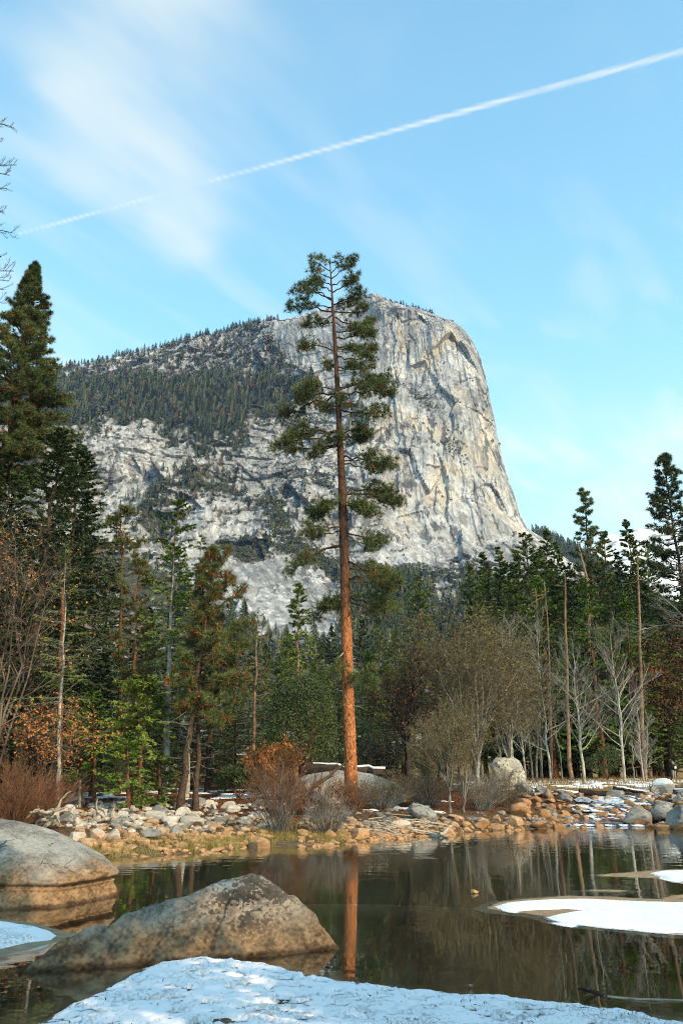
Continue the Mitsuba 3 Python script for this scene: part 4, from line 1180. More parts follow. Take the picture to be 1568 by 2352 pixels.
def put_conifer(name, label, mats, parts, group=None, cat='tree'):
    k = add(name, label, cat, group)
    scene[k + '__trunk'] = mikit.ply(parts[0], mats[0], smooth=True)
    scene[k + '__crown'] = mikit.ply(parts[1], mats[1], smooth=False)
    if len(parts) > 2 and len(parts[2][0]):
        scene[k + '__dead_branches'] = mikit.ply(parts[2], mats[2] if len(mats) > 2 else 'twig_grey', smooth=True)
    return k


def bough(rng, a, b, r0, twigs, tufts_per, curve=0.0, tl=0.9, start=0.3):
    """A pine limb from a to b with side twigs: (chains, tuft centres, tuft directions)."""
    L = np.linalg.norm(b - a)
    K = 9
    t = np.linspace(0, 1, K)[:, None]
    P = a * (1 - t) + b * t
    P = P + np.array([0, 0, 1.0]) * (curve * L * (np.sin(t * np.pi * 0.95)))
    P[1:-1] += rng.normal(0, 0.025 * L, (K - 2, 3))
    R = r0 * np.linspace(1, 0.28, K)
    n = twigs
    f = start + (1 - start) * np.sqrt((np.arange(n) + rng.uniform(0, 1, n)) / n)
    s = on_path(P, np.clip(f, 0, 0.999))
    d0 = unit(b - a)
    side = unit(np.cross(d0, [0, 0, 1.0]))
    sg = rng.choice([-1, 1], n)[:, None] * rng.uniform(0.25, 1.2, (n, 1))
    d = unit(d0 * rng.uniform(0.3, 1.0, (n, 1)) + side * sg + np.array([0, 0, 1.0]) * rng.uniform(-0.6, 0.7, (n, 1)))
    ln = tl * rng.uniform(0.5, 1.15, (n, 1)) * (1.15 - 0.5 * f[:, None])
    tq = np.linspace(0, 1, 5)[None, :, None]
    Q = s[:, None] + d[:, None] * ln[:, None] * tq + np.array([0, 0, 1.0]) * (0.22 * ln[:, None] * tq ** 2.2) + rng.normal(0, 0.015, (n, 5, 3))
    QR = np.maximum(r0 * 0.24, 0.010) * np.linspace(1, 0.55, 5)[None] * np.ones((n, 1))
    C, D = [P[-1:]], [unit(P[-1:] - P[-2:-1])]
    for j in range(tufts_per):
        if j == 0:
            C.append(Q[:, -1])
            D.append(unit(Q[:, -1] - Q[:, -2] + [0, 0, 0.03]))
        else:
            ff = rng.uniform(0.35, 0.95, n)
            cc = np.stack([on_path(Q[i], ff[i]) for i in range(n)])
            off = unit(rng.normal(size=(n, 3)) + [0, 0, 0.4]) * [1.15, 1.15, 0.5]
            C.append(cc + off * tl * 0.42 * rng.uniform(0.1, 1.0, (n, 1)))
            D.append(unit(off * 0.7 + d * 0.7))
    return (P, R), (Q, QR), np.vstack(C), np.vstack(D)


def make_pine(rng, a, b, R, cb, nbough, r0, prof=0.7, tuft=(18, 0.26, 0.035), twigs=9, per=3, up=(0.9, 0.05), brown=0.05, tl=0.8, one_side=None, gapw=0.0, dead=0):
    """Long-needled pine of upswept tufted limbs: (trunk, green, brown, dead limbs)."""
    H = np.linalg.norm(b - a)
    P = stem_path(a, b, 16, rng, 0.004 * H)
    rad = r0 * np.linspace(1, 0.09, 16)
    rad[0] *= 1.25
    wood = [tubes(P[None], rad[None], 10)]
    C, D = [], []
    f = cb + (1 - cb) * (np.arange(nbough) + rng.uniform(0, 1, nbough)) / nbough
    for q in f:
        u = (q - cb) / (1 - cb)
        env = R * min(1, (1 - u) ** prof) * min(1, 0.5 + 3 * u) * rng.uniform(0.5, 1.15) + 0.18
        az = rng.uniform(0, 6.28)
        if one_side is not None:
            env *= 0.5 + 0.8 * max(0, math.cos(az - one_side))
        el = up[1] + (up[0] - up[1]) * u + rng.normal(0, 0.12)
        s = on_path(P, np.array(q))
        e = s + env * np.array([math.cos(az) * math.cos(el), math.sin(az) * math.cos(el), math.sin(el)])
        ch, tw, c, d = bough(rng, s, e, max(0.02, r0 * 0.22 * (0.4 + env / R)), max(3, int(twigs * (0.35 + env / R))), per, -0.06, tl * (0.16 + 0.84 * env / R), 0.25)
        wood += [tubes(ch[0][None], ch[1][None], 5), tubes(tw[0], tw[1], 3)]
        C.append(c)
        D.append(d)
    C.append(on_path(P, rng.uniform(0.965, 1, 10)))
    D.append(unit(rng.normal(size=(10, 3)) * 0.5 + [0, 0, 1]))
    C, D = np.vstack(C), np.vstack(D)
    br = rng.uniform(size=len(C)) < brown
    n, L, w = tuft
    deadw = (np.zeros((0, 3)), np.zeros((0, 3), int))
    if dead:
        fd = rng.uniform(0.12, cb + 0.1, dead)
        azd = rng.uniform(0, 6.28, dead)
        ld = R * rng.uniform(0.25, 0.9, dead)
        t = np.linspace(0, 1, 5)[None, :, None]
        dd = np.stack([np.cos(azd), np.sin(azd), rng.normal(-0.05, 0.2, dead)], -1)
        deadw = tubes(on_path(P, fd)[:, None] + dd[:, None] * ld[:, None, None] * t + rng.normal(0, 0.05, (dead, 5, 3)), 0.02 * np.linspace(1, 0.4, 5)[None] * np.ones((dead, 1)), 3)
    return join(wood), spokes(C[~br], D[~br], n, L, w, rng), spokes(C[br] + [0, 0, -0.08], D[br] * [1, 1, 0.2], n, L * 0.95, w, rng), deadw


def put_pine(name, label, mats, parts, group=None):
    k = add(name, label, 'tree', group)
    scene[k + '__trunk'] = mikit.ply(parts[0], mats[0], smooth=True)
    scene[k + '__crown'] = mikit.ply(parts[1], mats[1], smooth=False)
    if len(parts[2][0]):
        scene[k + '__brown_needles'] = mikit.ply(parts[2], 'needles_brown', smooth=False)
    if len(parts[3][0]):
        scene[k + '__dead_branches'] = mikit.ply(parts[3], 'twig_grey', smooth=True)
    return k


# the tall pine in the middle: every limb as it hangs in the photograph
rng = np.random.default_rng(42)
YP = 47.0
k = add('ponderosa_pine', 'tall lone pine with bare orange trunk rising in the middle of the far bank', 'tree')
col = [(808, 1862), (806, 1800), (803, 1700), (799, 1600), (797, 1500), (794, 1400), (792, 1300), (788, 1200), (785, 1100), (780, 1000), (775, 900), (770, 800), (766, 740), (763, 690), (760, 640), (757, 592)]
tp = np.array([at(x, y, YP) for x, y in col])
tp[0] = foot(808, YP) - [0, 0, 0.1]
wpx = np.array([36, 29, 27.5, 25.5, 24, 22, 20.5, 18.5, 16, 14, 12, 9.5, 7.5, 5.5, 3.5, 1.6]) * 1.02
trad = np.array([w / F * (p[1] * CT + (p[2] - EYE) * ST) / 2 for w, p in zip(wpx, tp)])
fz = np.linspace(0, 1, 420)
zz = np.interp(fz, np.linspace(0, 1, len(tp)), tp[:, 2])
PP = np.stack([np.interp(fz, np.linspace(0, 1, len(tp)), tp[:, i]) for i in range(3)], -1)
PP[:, :2] = gaussian_filter(PP[:, :2], [6, 0], mode='nearest')
RR = gaussian_filter(np.interp(fz, np.linspace(0, 1, len(tp)), trad), 5, mode='nearest')
RR[:10] *= np.linspace(1.35, 1.0, 10)
S = 56
ang = np.arange(S + 1) * 2 * np.pi / S
length = np.r_[0, np.cumsum(np.linalg.norm(np.diff(PP, axis=0), axis=1))]
UU, VV = np.meshgrid(ang * 0.36, length)
cells = np.random.default_rng(1)
cc = np.stack([cells.uniform(-0.4, 2.8, 5200), cells.uniform(-0.5, length[-1] + 0.5, 5200)], -1)
qs = np.stack([UU.ravel() / 0.11, VV.ravel() / 0.30], -1)
d2 = cKDTree(cc / [0.11, 0.30]).query(qs, k=2)[0]
plate = (sst(0.0, 0.35, d2[:, 1] - d2[:, 0]) * 0.034 * (0.35 + 0.65 * (VV.ravel() < 22))).reshape(UU.shape)
ring = (RR[:, None] - 0.015 + plate)[..., None] * np.stack([np.cos(ang), np.sin(ang), 0 * ang], -1)
TV = (PP[:, None] + ring).reshape(-1, 3)
i = (np.arange(419)[:, None] * (S + 1) + np.arange(S)).reshape(-1, 1)
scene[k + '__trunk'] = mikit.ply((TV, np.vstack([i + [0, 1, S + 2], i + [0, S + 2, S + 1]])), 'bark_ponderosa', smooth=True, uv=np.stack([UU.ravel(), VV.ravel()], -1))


def trunk_at(py):
    x = np.interp(-py, [-c[1] for c in col], [c[0] for c in col])
    return at(x, py, YP)


# attach row, tip column, tip row, thickness px, twigs, tufts each, curve, start
BOUGHS = [(600, 735, 592, 2, 5, 2, .1, .3), (605, 775, 600, 2, 5, 2, .1, .3), (622, 714, 600, 2, 6, 2, .1, .3), (628, 800, 605, 2.4, 7, 2, .1, .4), (640, 812, 603, 2.4, 7, 3, .05, .5), (640, 718, 622, 2.4, 7, 3, .1, .3), (655, 725, 648, 2.4, 7, 3, .1, .3),
          (655, 815, 640, 2.6, 9, 3, .05, .4), (668, 720, 652, 2.6, 8, 3, .1, .3), (672, 808, 648, 2.8, 9, 3, .05, .4), (690, 700, 662, 3, 10, 3, .12, .35), (686, 678, 670, 3, 11, 3, .10, .35), (700, 826, 672, 3, 11, 3, .05, .35), (700, 810, 690, 3, 12, 3, .05, .3),
          (706, 700, 690, 2.6, 9, 3, -.05, .5), (716, 668, 706, 3.4, 13, 3, .08, .35), (722, 705, 742, 3, 10, 3, -.08, .45), (716, 838, 706, 3, 12, 3, -.05, .3), (728, 850, 735, 3, 11, 2, -.1, .45), (740, 735, 740, 2.4, 8, 2, -.05, .4), (742, 820, 752, 2.6, 10, 3, -.05, .3),
          (760, 838, 748, 3, 12, 3, -.05, .5), (778, 856, 772, 3.2, 14, 3, .05, .4), (806, 694, 800, 3.4, 13, 3, .16, .5), (795, 858, 798, 3.2, 14, 3, .0, .35), (800, 815, 800, 2.6, 11, 3, .0, .2), (818, 852, 820, 3.2, 13, 3, -.03, .35), (838, 752, 838, 2.6, 9, 3, .0, .3), (842, 848, 838, 3, 12, 2, -.05, .4), (850, 815, 845, 2.6, 10, 3, .0, .25),
          (902, 893, 896, 5, 24, 4, .02, .25), (895, 875, 872, 3.6, 18, 4, .03, .35), (890, 840, 876, 3, 14, 4, .03, .2), (912, 652, 958, 5, 20, 3, .10, .5), (905, 690, 915, 4, 16, 4, .10, .4), (900, 705, 890, 3, 13, 3, .1, .4), (930, 745, 938, 3, 12, 4, .0, .3), (925, 800, 925, 3, 12, 3, .0, .2), (935, 884, 944, 3.6, 15, 2, -.08, .5), (940, 850, 946, 3, 10, 2, -.08, .4),
          (992, 640, 1024, 4.6, 18, 3, .08, .5), (990, 672, 998, 4, 17, 4, .05, .4), (1000, 838, 1004, 4, 20, 4, .02, .1), (995, 825, 985, 3, 12, 3, .02, .2), (1020, 660, 1036, 4, 15, 3, .02, .55), (1022, 725, 1036, 3, 11, 3, .0, .3), (1012, 770, 1010, 3, 10, 3, .0, .2),
          (1048, 888, 1066, 4, 19, 4, .06, .45), (1058, 868, 1078, 3.4, 13, 3, .0, .5), (1060, 850, 1048, 3, 9, 3, .0, .4), (1138, 910, 1154, 5, 25, 4, .08, .4), (1130, 885, 1130, 4, 17, 4, .08, .4), (1146, 722, 1182, 4, 19, 4, .03, .25), (1148, 745, 1165, 3.6, 14, 4, .03, .2), (1150, 828, 1165, 3.6, 18, 4, .02, .05), (1152, 850, 1178, 3, 12, 3, -.05, .4),
          (1212, 708, 1222, 3.6, 15, 2, .04, .4), (1218, 722, 1230, 3, 11, 2, .0, .4), (1216, 880, 1242, 4, 15, 3, -.04, .35), (1225, 850, 1250, 3, 11, 3, -.06, .4), (1250, 670, 1318, 5.5, 15, 3, .14, .5), (1252, 700, 1290, 4, 12, 3, .12, .4), (1285, 902, 1332, 5, 26, 4, .0, .28), (1300, 880, 1320, 4, 18, 4, .02, .25), (1320, 895, 1345, 4, 18, 3, .0, .45),
          (1372, 896, 1392, 4.6, 24, 4, .05, .2), (1380, 880, 1402, 3.6, 13, 3, .0, .4), (1366, 730, 1426, 4.4, 7, 2, .20, .7), (1366, 745, 1395, 3.6, 13, 4, .12, .35), (1372, 772, 1388, 3, 10, 4, .05, .3), (1515, 775, 1545, 3, 7, 3, .25, .5), (1545, 852, 1570, 3.6, 13, 3, .05, .3), (1540, 815, 1560, 3, 7, 3, .05, .3)]
for bi, (ay, ex, ey, wp, tw, per, cv_, st) in enumerate(BOUGHS):
    s = trunk_at(ay)
    sc = (s[1] * CT + (s[2] - EYE) * ST) / F
    e0 = at(ex, ey, YP)
    reach = abs(e0[0] - s[0])
    e = at(ex, ey, YP + rng.uniform(-0.75, 0.75) * max(reach, 1.0) * (1.0 if reach > 1.2 else 1.6))
    ch, twg, c, d = bough(rng, s, e, wp * sc * 0.5 + 0.012, int(tw * 1.3) + 1, per + 1, cv_ - 0.03, 0.98 if ay > 850 else 0.68, st * 0.8)
    kb = part(k, 'bough')
    scene[kb] = mikit.ply(join([tubes(ch[0][None], ch[1][None], 6), tubes(twg[0], twg[1], 4)]), 'bark_dark', smooth=True)
    keep_ = rng.uniform(size=len(c)) > 0.12
    c, d = c[keep_] + rng.normal(0, 0.08, (keep_.sum(), 3)), d[keep_]
    br = rng.uniform(size=len(c)) < (0.16 if ay in (1285, 1300, 1320) else 0.05)
    scene[kb + '__needles'] = mikit.ply(spokes(c[~br], d[~br], 26, 0.33, 0.026, rng, 0.85), 'needles_pine', smooth=False)
    if br.any():
        scene[kb + '__brown_needles'] = mikit.ply(spokes(c[br], d[br], 22, 0.27, 0.028, rng), 'needles_brown', smooth=False)
for ay, ex, ey in ((1005, 805, 1010), (958, 818, 948), (1600, 790, 1603), (1620, 835, 1628), (1490, 778, 1512)):
    s = trunk_at(ay)
    scene[part(k, 'dead_stub')] = mikit.ply(tubes(chain(s, at(ex, ey, YP - 0.6), 5, rng, 0.04)[None], np.array([[0.05, 0.045, 0.04, 0.03, 0.015]]), 5), 'twig_grey', smooth=True)

# ---- the left hand wood
rng = np.random.default_rng(7)
a, b = stand((80, 612), 52)
put_pine('pine_tree', 'tall dense pine towering over the left edge against the sky', ('bark_red', 'needles_pine'), make_pine(rng, a, b, 4.9, 0.56, 250, 0.42, 0.95, (20, 0.30, 0.034), 12, 5, (0.75, -0.1), 0.03, 1.05))
a, b = stand((-26, 760), 49)
put_pine('pine_tree', 'pine at the very left edge with only its needled right side showing', ('bark_red', 'needles_pine'), make_pine(rng, a, b, 3.2, 0.42, 64, 0.36, 0.5, (20, 0.28, 0.036), 9, 3, (0.7, 0.0), 0.03, 0.8))
a, b = stand((278, 1165), 58, 276)
put_pine('pine_tree', 'thin pine with a small flat ragged top left of the mountain cliffs', ('bark_red', 'needles_pine'), make_pine(rng, a, b, 2.0, 0.84, 26, 0.24, 0.5, (16, 0.26, 0.04), 7, 3, (0.4, -0.3), 0.10, 0.7, dead=24))
a, b = stand((140, 985), 46)
put_conifer('fir_tree', 'broad dark fir filling the space below the tall left pine', ('bark_dark', 'needles_dark'), make_conifer(rng, a, b, 6.3, 0.10, 0.36, 8, 0.55, 0.14, 20, 3, 0.35, (0.5, -0.25), 0.34, 0.66, 0.08))  # shade of this corner is put into the darker needle colour
a, b = stand((188, 1022), 51)
put_conifer('fir_tree', 'dark fir whose slope runs down against the pale cliffs, right of the broad dark fir', ('bark_dark', 'needles_dark'), make_conifer(rng, a, b, 6.0, 0.10, 0.38, 8, 0.55, 0.14, 19, 3, 0.35, (0.5, -0.25), 0.34, 0.75, 0.08))  # darker needles here too, shade painted into the crown colour
a, b = stand((30, 1040), 50)
put_conifer('fir_tree', 'dark fir at the left edge under the tall pine crown', ('bark_dark', 'needles_dark'), make_conifer(rng, a, b, 4.6, 0.12, 0.42, 7, 0.55, 0.15, 18, 3, 0.35, (0.5, -0.25), 0.32, 0.6, 0.08))
a, b = stand((150, 1264), 40, 134)
put_conifer('fir_tree', 'thin young fir with a pale bare stem and level white branches', ('bark_pale', 'needles_fir', 'twig_grey'), make_conifer(rng, a, b, 2.1, 0.30, 0.55, 5, 0.38, 0.09, 9, 3, 0.5, (0.5, -0.1), 0.11, 0.6, 0.25, 3.0))
a, b = stand((316, 1282), 47, 300)
put_pine('pine_tree', 'slender young pine with an orange brown tuft at its top', ('bark_red', 'needles_pine'), make_pine(rng, a, b, 1.7, 0.45, 46, 0.15, 0.5, (18, 0.27, 0.034), 6, 3, (0.7, 0.1), 0.16, 0.6, dead=40))
a, b = stand((410, 1147), 62)
put_conifer('fir_tree', 'bright green layered conifer whose top shows against the granite', ('bark_red', 'needles_lime'), make_conifer(rng, a, b, 2.9, 0.30, 0.62, 6, 0.55, 0.17, 13, 3, 0.1, (0.4, -0.15), 0.30, 0.42, 0.25, 0, 0.3, 0.6))
a, b = stand((398, 1255), 44, 376)
put_conifer('fir_tree', 'tall light green drooping fir with a white mottled trunk', ('bark_pale', 'needles_lime', 'twig_grey'), make_conifer(rng, a, b, 3.0, 0.30, 0.40, 6, 0.42, 0.10, 13, 3, 0.6, (0.55, -0.15), 0.24, 0.62, 0.12, 3.5))
a, b = stand((463, 1230), 52)
put_conifer('fir_tree', 'thin spire of a fir with a pale tip right of the white trunked fir', ('bark_pale', 'needles_fir', 'twig_grey'), make_conifer(rng, a, b, 1.9, 0.45, 0.6, 5, 0.45, 0.10, 9, 3, 0.6, (0.4, -0.25), 0.15, 0.8, 0.2, 1.0))
a, b = stand((492, 1262), 42, 414)
put_pine('pine_tree', 'leaning dark trunked young pine full of orange brown needle tufts', ('bark_dark', 'needles_pine'), make_pine(rng, a, b, 2.5, 0.34, 80, 0.20, 0.55, (22, 0.32, 0.032), 8, 3, (0.9, 0.05), 0.18, 0.75, one_side=0.1, dead=26))
a, b = stand((470, 1292), 43, 450)
put_pine('pine_tree', 'second stem close behind the leaning young pine', ('bark_dark', 'needles_pine'), make_pine(rng, a, b, 2.0, 0.30, 56, 0.16, 0.5, (20, 0.32, 0.032), 7, 3, (0.8, 0.0), 0.10, 0.7, one_side=-0.4, dead=16))
a, b = stand((330, 1560), 43, 318)
put_conifer('cedar_tree', 'small bright yellow green cedar glowing in the sun on the left bank', ('bark_red', 'needles_lime', 'twig_grey'), make_conifer(rng, a, b, 2.5, 0.46, 0.20, 9, 0.36, 0.11, 16, 3, 0.2, (0.6, -0.35), 0.16, 0.45, 0.05, 4.0))
for top_, Y, base, R, cb, lab in (((215, 1590), 44, 218, 2.3, 0.25, 'mid green young cedar left of the bright yellow green cedar'), ((292, 1690), 41, 296, 1.7, 0.12, 'low green cedar sapling under the bright yellow green cedar'), ((365, 1735), 43, 368, 1.2, 0.08, 'dark green fir sapling at the foot of the white mottled trunk'), ((180, 1660), 48, 186, 2.0, 0.3, 'dark young cedar in the shade beside the leafy oak')):
    a, b = stand(top_, Y, base)
    put_conifer('cedar_tree', lab, ('bark_red', 'needles_cedar' if 'dark' not in lab else 'needles_fir', 'twig_grey'), make_conifer(rng, a, b, R, cb, 0.26, 7, 0.36, 0.11, 12, 3, 0.2, (0.5, -0.2), 0.13, 0.6, 0.1, 2.0))
a, b = stand((593, 1402), 76)
put_conifer('fir_tree', 'thin yellowish conifer with a pinkish stem at the foot of the lower slabs', ('bark_snag', 'needles_yellow', 'twig_grey'), make_conifer(rng, a, b, 1.7, 0.45, 0.6, 5, 0.45, 0.12, 8, 3, 0.4, (0.4, -0.2), 0.22, 0.5, 0.3, 1.5))
a, b = stand((686, 1342), 88)
put_conifer('cedar_tree', 'cone shaped light green cedar in front of the pale lower slabs', ('bark_snag', 'needles_lime'), make_conifer(rng, a, b, 2.7, 0.38, 0.5, 7, 0.6, 0.2, 13, 3, 0.1, (0.5, -0.2), 0.30, 0.6, 0.1))

# shared kinds for the ranks behind
PROTO = {}
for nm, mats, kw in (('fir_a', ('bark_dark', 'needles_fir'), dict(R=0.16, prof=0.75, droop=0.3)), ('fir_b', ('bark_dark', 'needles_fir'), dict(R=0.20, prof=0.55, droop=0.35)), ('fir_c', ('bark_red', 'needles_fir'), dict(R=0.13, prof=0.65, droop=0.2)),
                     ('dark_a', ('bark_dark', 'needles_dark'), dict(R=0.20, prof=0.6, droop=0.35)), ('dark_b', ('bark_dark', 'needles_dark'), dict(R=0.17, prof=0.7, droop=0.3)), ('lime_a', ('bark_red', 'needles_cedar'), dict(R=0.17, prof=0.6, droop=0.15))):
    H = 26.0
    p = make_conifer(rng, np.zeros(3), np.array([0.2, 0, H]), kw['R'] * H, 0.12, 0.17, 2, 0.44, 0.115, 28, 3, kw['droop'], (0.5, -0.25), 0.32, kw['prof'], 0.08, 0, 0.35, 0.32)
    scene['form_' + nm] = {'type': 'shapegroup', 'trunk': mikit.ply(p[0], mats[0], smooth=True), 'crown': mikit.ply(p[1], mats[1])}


def rank(name, label, form, top, Y, group=None, wide=1.0):
    a, b = stand(top, Y)
    h = b[2] - a[2]
    k = add(name, label, 'tree', group)
    scene[k] = {'type': 'instance', 'group': {'type': 'ref', 'id': 'form_' + form}, 'to_world': T().translate(a.tolist()).rotate([0, 0, 1], float(rng.uniform(0, 360))).scale([h / 26 * wide, h / 26 * wide, h / 26])}


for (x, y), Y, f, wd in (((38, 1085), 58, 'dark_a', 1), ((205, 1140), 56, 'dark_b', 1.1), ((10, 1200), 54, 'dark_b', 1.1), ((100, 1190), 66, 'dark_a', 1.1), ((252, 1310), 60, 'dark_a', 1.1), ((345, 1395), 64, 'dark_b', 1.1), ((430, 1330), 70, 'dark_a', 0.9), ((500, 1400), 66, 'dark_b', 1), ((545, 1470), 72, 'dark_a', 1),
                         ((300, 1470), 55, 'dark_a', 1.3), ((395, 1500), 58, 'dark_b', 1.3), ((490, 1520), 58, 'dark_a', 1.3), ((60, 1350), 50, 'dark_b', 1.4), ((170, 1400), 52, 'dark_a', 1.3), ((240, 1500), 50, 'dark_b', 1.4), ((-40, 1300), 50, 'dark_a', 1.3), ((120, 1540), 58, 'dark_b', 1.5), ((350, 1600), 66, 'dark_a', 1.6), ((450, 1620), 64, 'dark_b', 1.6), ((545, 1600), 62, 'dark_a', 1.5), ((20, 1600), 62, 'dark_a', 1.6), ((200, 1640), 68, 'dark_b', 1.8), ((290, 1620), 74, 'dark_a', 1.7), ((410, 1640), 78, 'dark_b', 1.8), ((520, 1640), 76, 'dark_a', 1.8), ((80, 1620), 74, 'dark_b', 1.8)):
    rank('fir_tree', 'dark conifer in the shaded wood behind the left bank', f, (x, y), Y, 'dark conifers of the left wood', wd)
for (x, y), Y, f, wd in (((640, 1500), 92, 'fir_b', 1), ((735, 1470), 96, 'fir_a', 1), ((762, 1440), 104, 'dark_b', 1), ((828, 1425), 118, 'dark_a', 0.9), ((868, 1420), 125, 'fir_a', 1), ((905, 1452), 110, 'fir_b', 1.1), ((612, 1480), 100, 'fir_c', 1), ((660, 1450), 120, 'fir_a', 1), ((720, 1520), 84, 'lime_a', 1), ((845, 1490), 84, 'lime_a', 1.1), ((780, 1500), 88, 'fir_b', 1.1), ((575, 1500), 90, 'dark_a', 1.1), ((890, 1520), 88, 'fir_b', 1.3), ((930, 1490), 120, 'fir_a', 1), ((1010, 1470), 118, 'fir_c', 1.1), ((1040, 1440), 130, 'fir_a', 1), ((800, 1540), 78, 'dark_a', 1.3), ((750, 1560), 76, 'fir_a', 1.3), ((860, 1560), 76, 'dark_b', 1.3), ((920, 1560), 80, 'dark_a', 1.4), ((1000, 1560), 82, 'dark_b', 1.5), ((640, 1570), 80, 'dark_b', 1.4)):
    rank('fir_tree', 'green conifer of the distant wood between the tall pine and its neighbours', f, (x, y), Y, 'conifers of the middle wood', wd)
rank('fir_tree', 'dense pointed fir standing above the brown bare tree right of the pine', 'fir_b', (960, 1322), 112)

# ---- the right hand wood
for (x, y), Y, f, wd, lab in (((1207, 1221), 104, 'fir_b', 1.0, 'tall dark fir at the left end of the right hand wood, under the cliff edge'), ((1250, 1217), 112, 'fir_c', 0.95, 'slim fir close right of the tall fir under the cliff edge'), ((1143, 1258), 108, 'fir_a', 1.0, 'feathery fir just left of the tall fir under the cliff edge'),
                              ((1108, 1270), 116, 'fir_c', 1.0, 'slim fir second from the left of the right hand wood'), ((1076, 1297), 112, 'fir_c', 0.9, 'slender fir at the far left of the right hand wood'), ((1277, 1246), 118, 'fir_a', 0.9, 'fir whose top meets the blue wooded spur'),
                              ((1386, 1220), 122, 'fir_c', 1.0, 'thin see through fir between the two tall right pines'), ((1439, 1194), 110, 'fir_c', 0.9, 'pointed fir left of the moss tipped snag'), ((1479, 1240), 118, 'fir_b', 0.8, 'fir tucked in beside the tallest right pine'),
                              ((1345, 1326), 86, 'lime_a', 1.15, 'bright green rounded cedar below the leaning snag'), ((1238, 1322), 88, 'lime_a', 1.1, 'yellow green cedar beside the two thin dead stems'), ((1428, 1362), 86, 'lime_a', 1.0, 'light green cedar left of the orange snag'), ((1309, 1294), 100, 'dark_b', 0.8, 'young pine shaped conifer behind the grey spire snag')):
    rank('fir_tree' if f != 'lime_a' else 'cedar_tree', lab, f, (x, y), Y, None, wd)
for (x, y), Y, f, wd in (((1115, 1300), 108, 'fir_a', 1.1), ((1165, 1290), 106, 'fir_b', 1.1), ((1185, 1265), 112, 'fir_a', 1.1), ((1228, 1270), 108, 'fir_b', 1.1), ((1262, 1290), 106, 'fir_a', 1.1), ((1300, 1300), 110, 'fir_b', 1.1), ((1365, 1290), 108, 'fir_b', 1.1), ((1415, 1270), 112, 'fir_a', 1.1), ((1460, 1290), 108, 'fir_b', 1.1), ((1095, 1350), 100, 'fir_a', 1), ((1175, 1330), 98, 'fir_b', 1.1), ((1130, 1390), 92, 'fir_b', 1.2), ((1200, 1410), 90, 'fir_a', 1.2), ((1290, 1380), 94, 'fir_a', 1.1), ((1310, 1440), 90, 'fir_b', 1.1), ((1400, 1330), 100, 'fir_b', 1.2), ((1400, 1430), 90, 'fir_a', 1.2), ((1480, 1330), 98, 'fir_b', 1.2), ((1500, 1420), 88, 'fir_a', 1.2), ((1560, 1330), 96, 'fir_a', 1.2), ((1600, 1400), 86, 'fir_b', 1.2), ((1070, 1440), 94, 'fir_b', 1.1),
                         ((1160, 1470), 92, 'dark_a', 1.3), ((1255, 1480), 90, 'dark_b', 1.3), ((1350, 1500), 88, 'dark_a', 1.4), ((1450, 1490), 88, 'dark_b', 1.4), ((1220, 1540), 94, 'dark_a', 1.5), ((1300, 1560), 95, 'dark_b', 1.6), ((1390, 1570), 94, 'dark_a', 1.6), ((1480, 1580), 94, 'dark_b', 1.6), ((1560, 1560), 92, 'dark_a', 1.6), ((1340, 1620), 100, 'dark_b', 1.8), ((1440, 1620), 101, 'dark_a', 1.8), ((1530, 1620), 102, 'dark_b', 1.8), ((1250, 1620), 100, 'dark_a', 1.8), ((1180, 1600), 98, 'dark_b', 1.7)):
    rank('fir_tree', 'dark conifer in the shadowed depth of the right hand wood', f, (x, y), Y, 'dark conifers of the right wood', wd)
for (x, y), Y, R, cb, nb, lab in (((1338, 1126), 106, 4.3, 0.34, 105, 'open layered pine rising alone above the right wood'), ((1523, 1047), 94, 5.6, 0.30, 190, 'tallest dark pine of the right hand wood')):
    a, b = stand((x, y), Y)
    put_pine('pine_tree', lab, ('bark_dark', 'needles_dark' if x > 1400 else 'needles_pine'), make_pine(rng, a, b, R, cb, nb, 0.42, 0.6, (14, 0.46, 0.075), 9, 3, (0.5, -0.1), 0.02, 1.0))


def snag(label, pts, Y, r, mat_, stubs, seed):
    q = np.random.default_rng(seed)
    P = np.array([foot(pts[0][0] + 4, Y) - [0, 0, 0.2]] + [at(x, y, Y) for x, y in pts])
    P = np.stack([np.interp(np.linspace(0, 1, 12), np.linspace(0, 1, len(P)), P[:, i]) for i in range(3)], -1)
    P[1:-1, :2] += q.normal(0, 0.04, (10, 2))
    k = add('dead_tree', label, 'tree')
    scene[k + '__trunk'] = mikit.ply(tubes(P[None], r * np.linspace(1, 0.28, 12)[None], 8), mat_, smooth=True)
    f = q.uniform(0.25, 0.98, stubs)
    az = q.uniform(0, 6.28, stubs)
    ln = q.uniform(0.4, 2.2, stubs)
    t = np.linspace(0, 1, 5)[None, :, None]
    d = np.stack([np.cos(az), np.sin(az) * 0.7, q.normal(0, 0.25, stubs)], -1)
    for Q in on_path(P, f)[:, None] + d[:, None] * ln[:, None, None] * t + q.normal(0, 0.06, (stubs, 5, 3)):
        scene[part(k, 'branch')] = mikit.ply(tubes(Q[None], np.array([[0.05, 0.04, 0.035, 0.03, 0.015]]), 4), mat_, smooth=True)


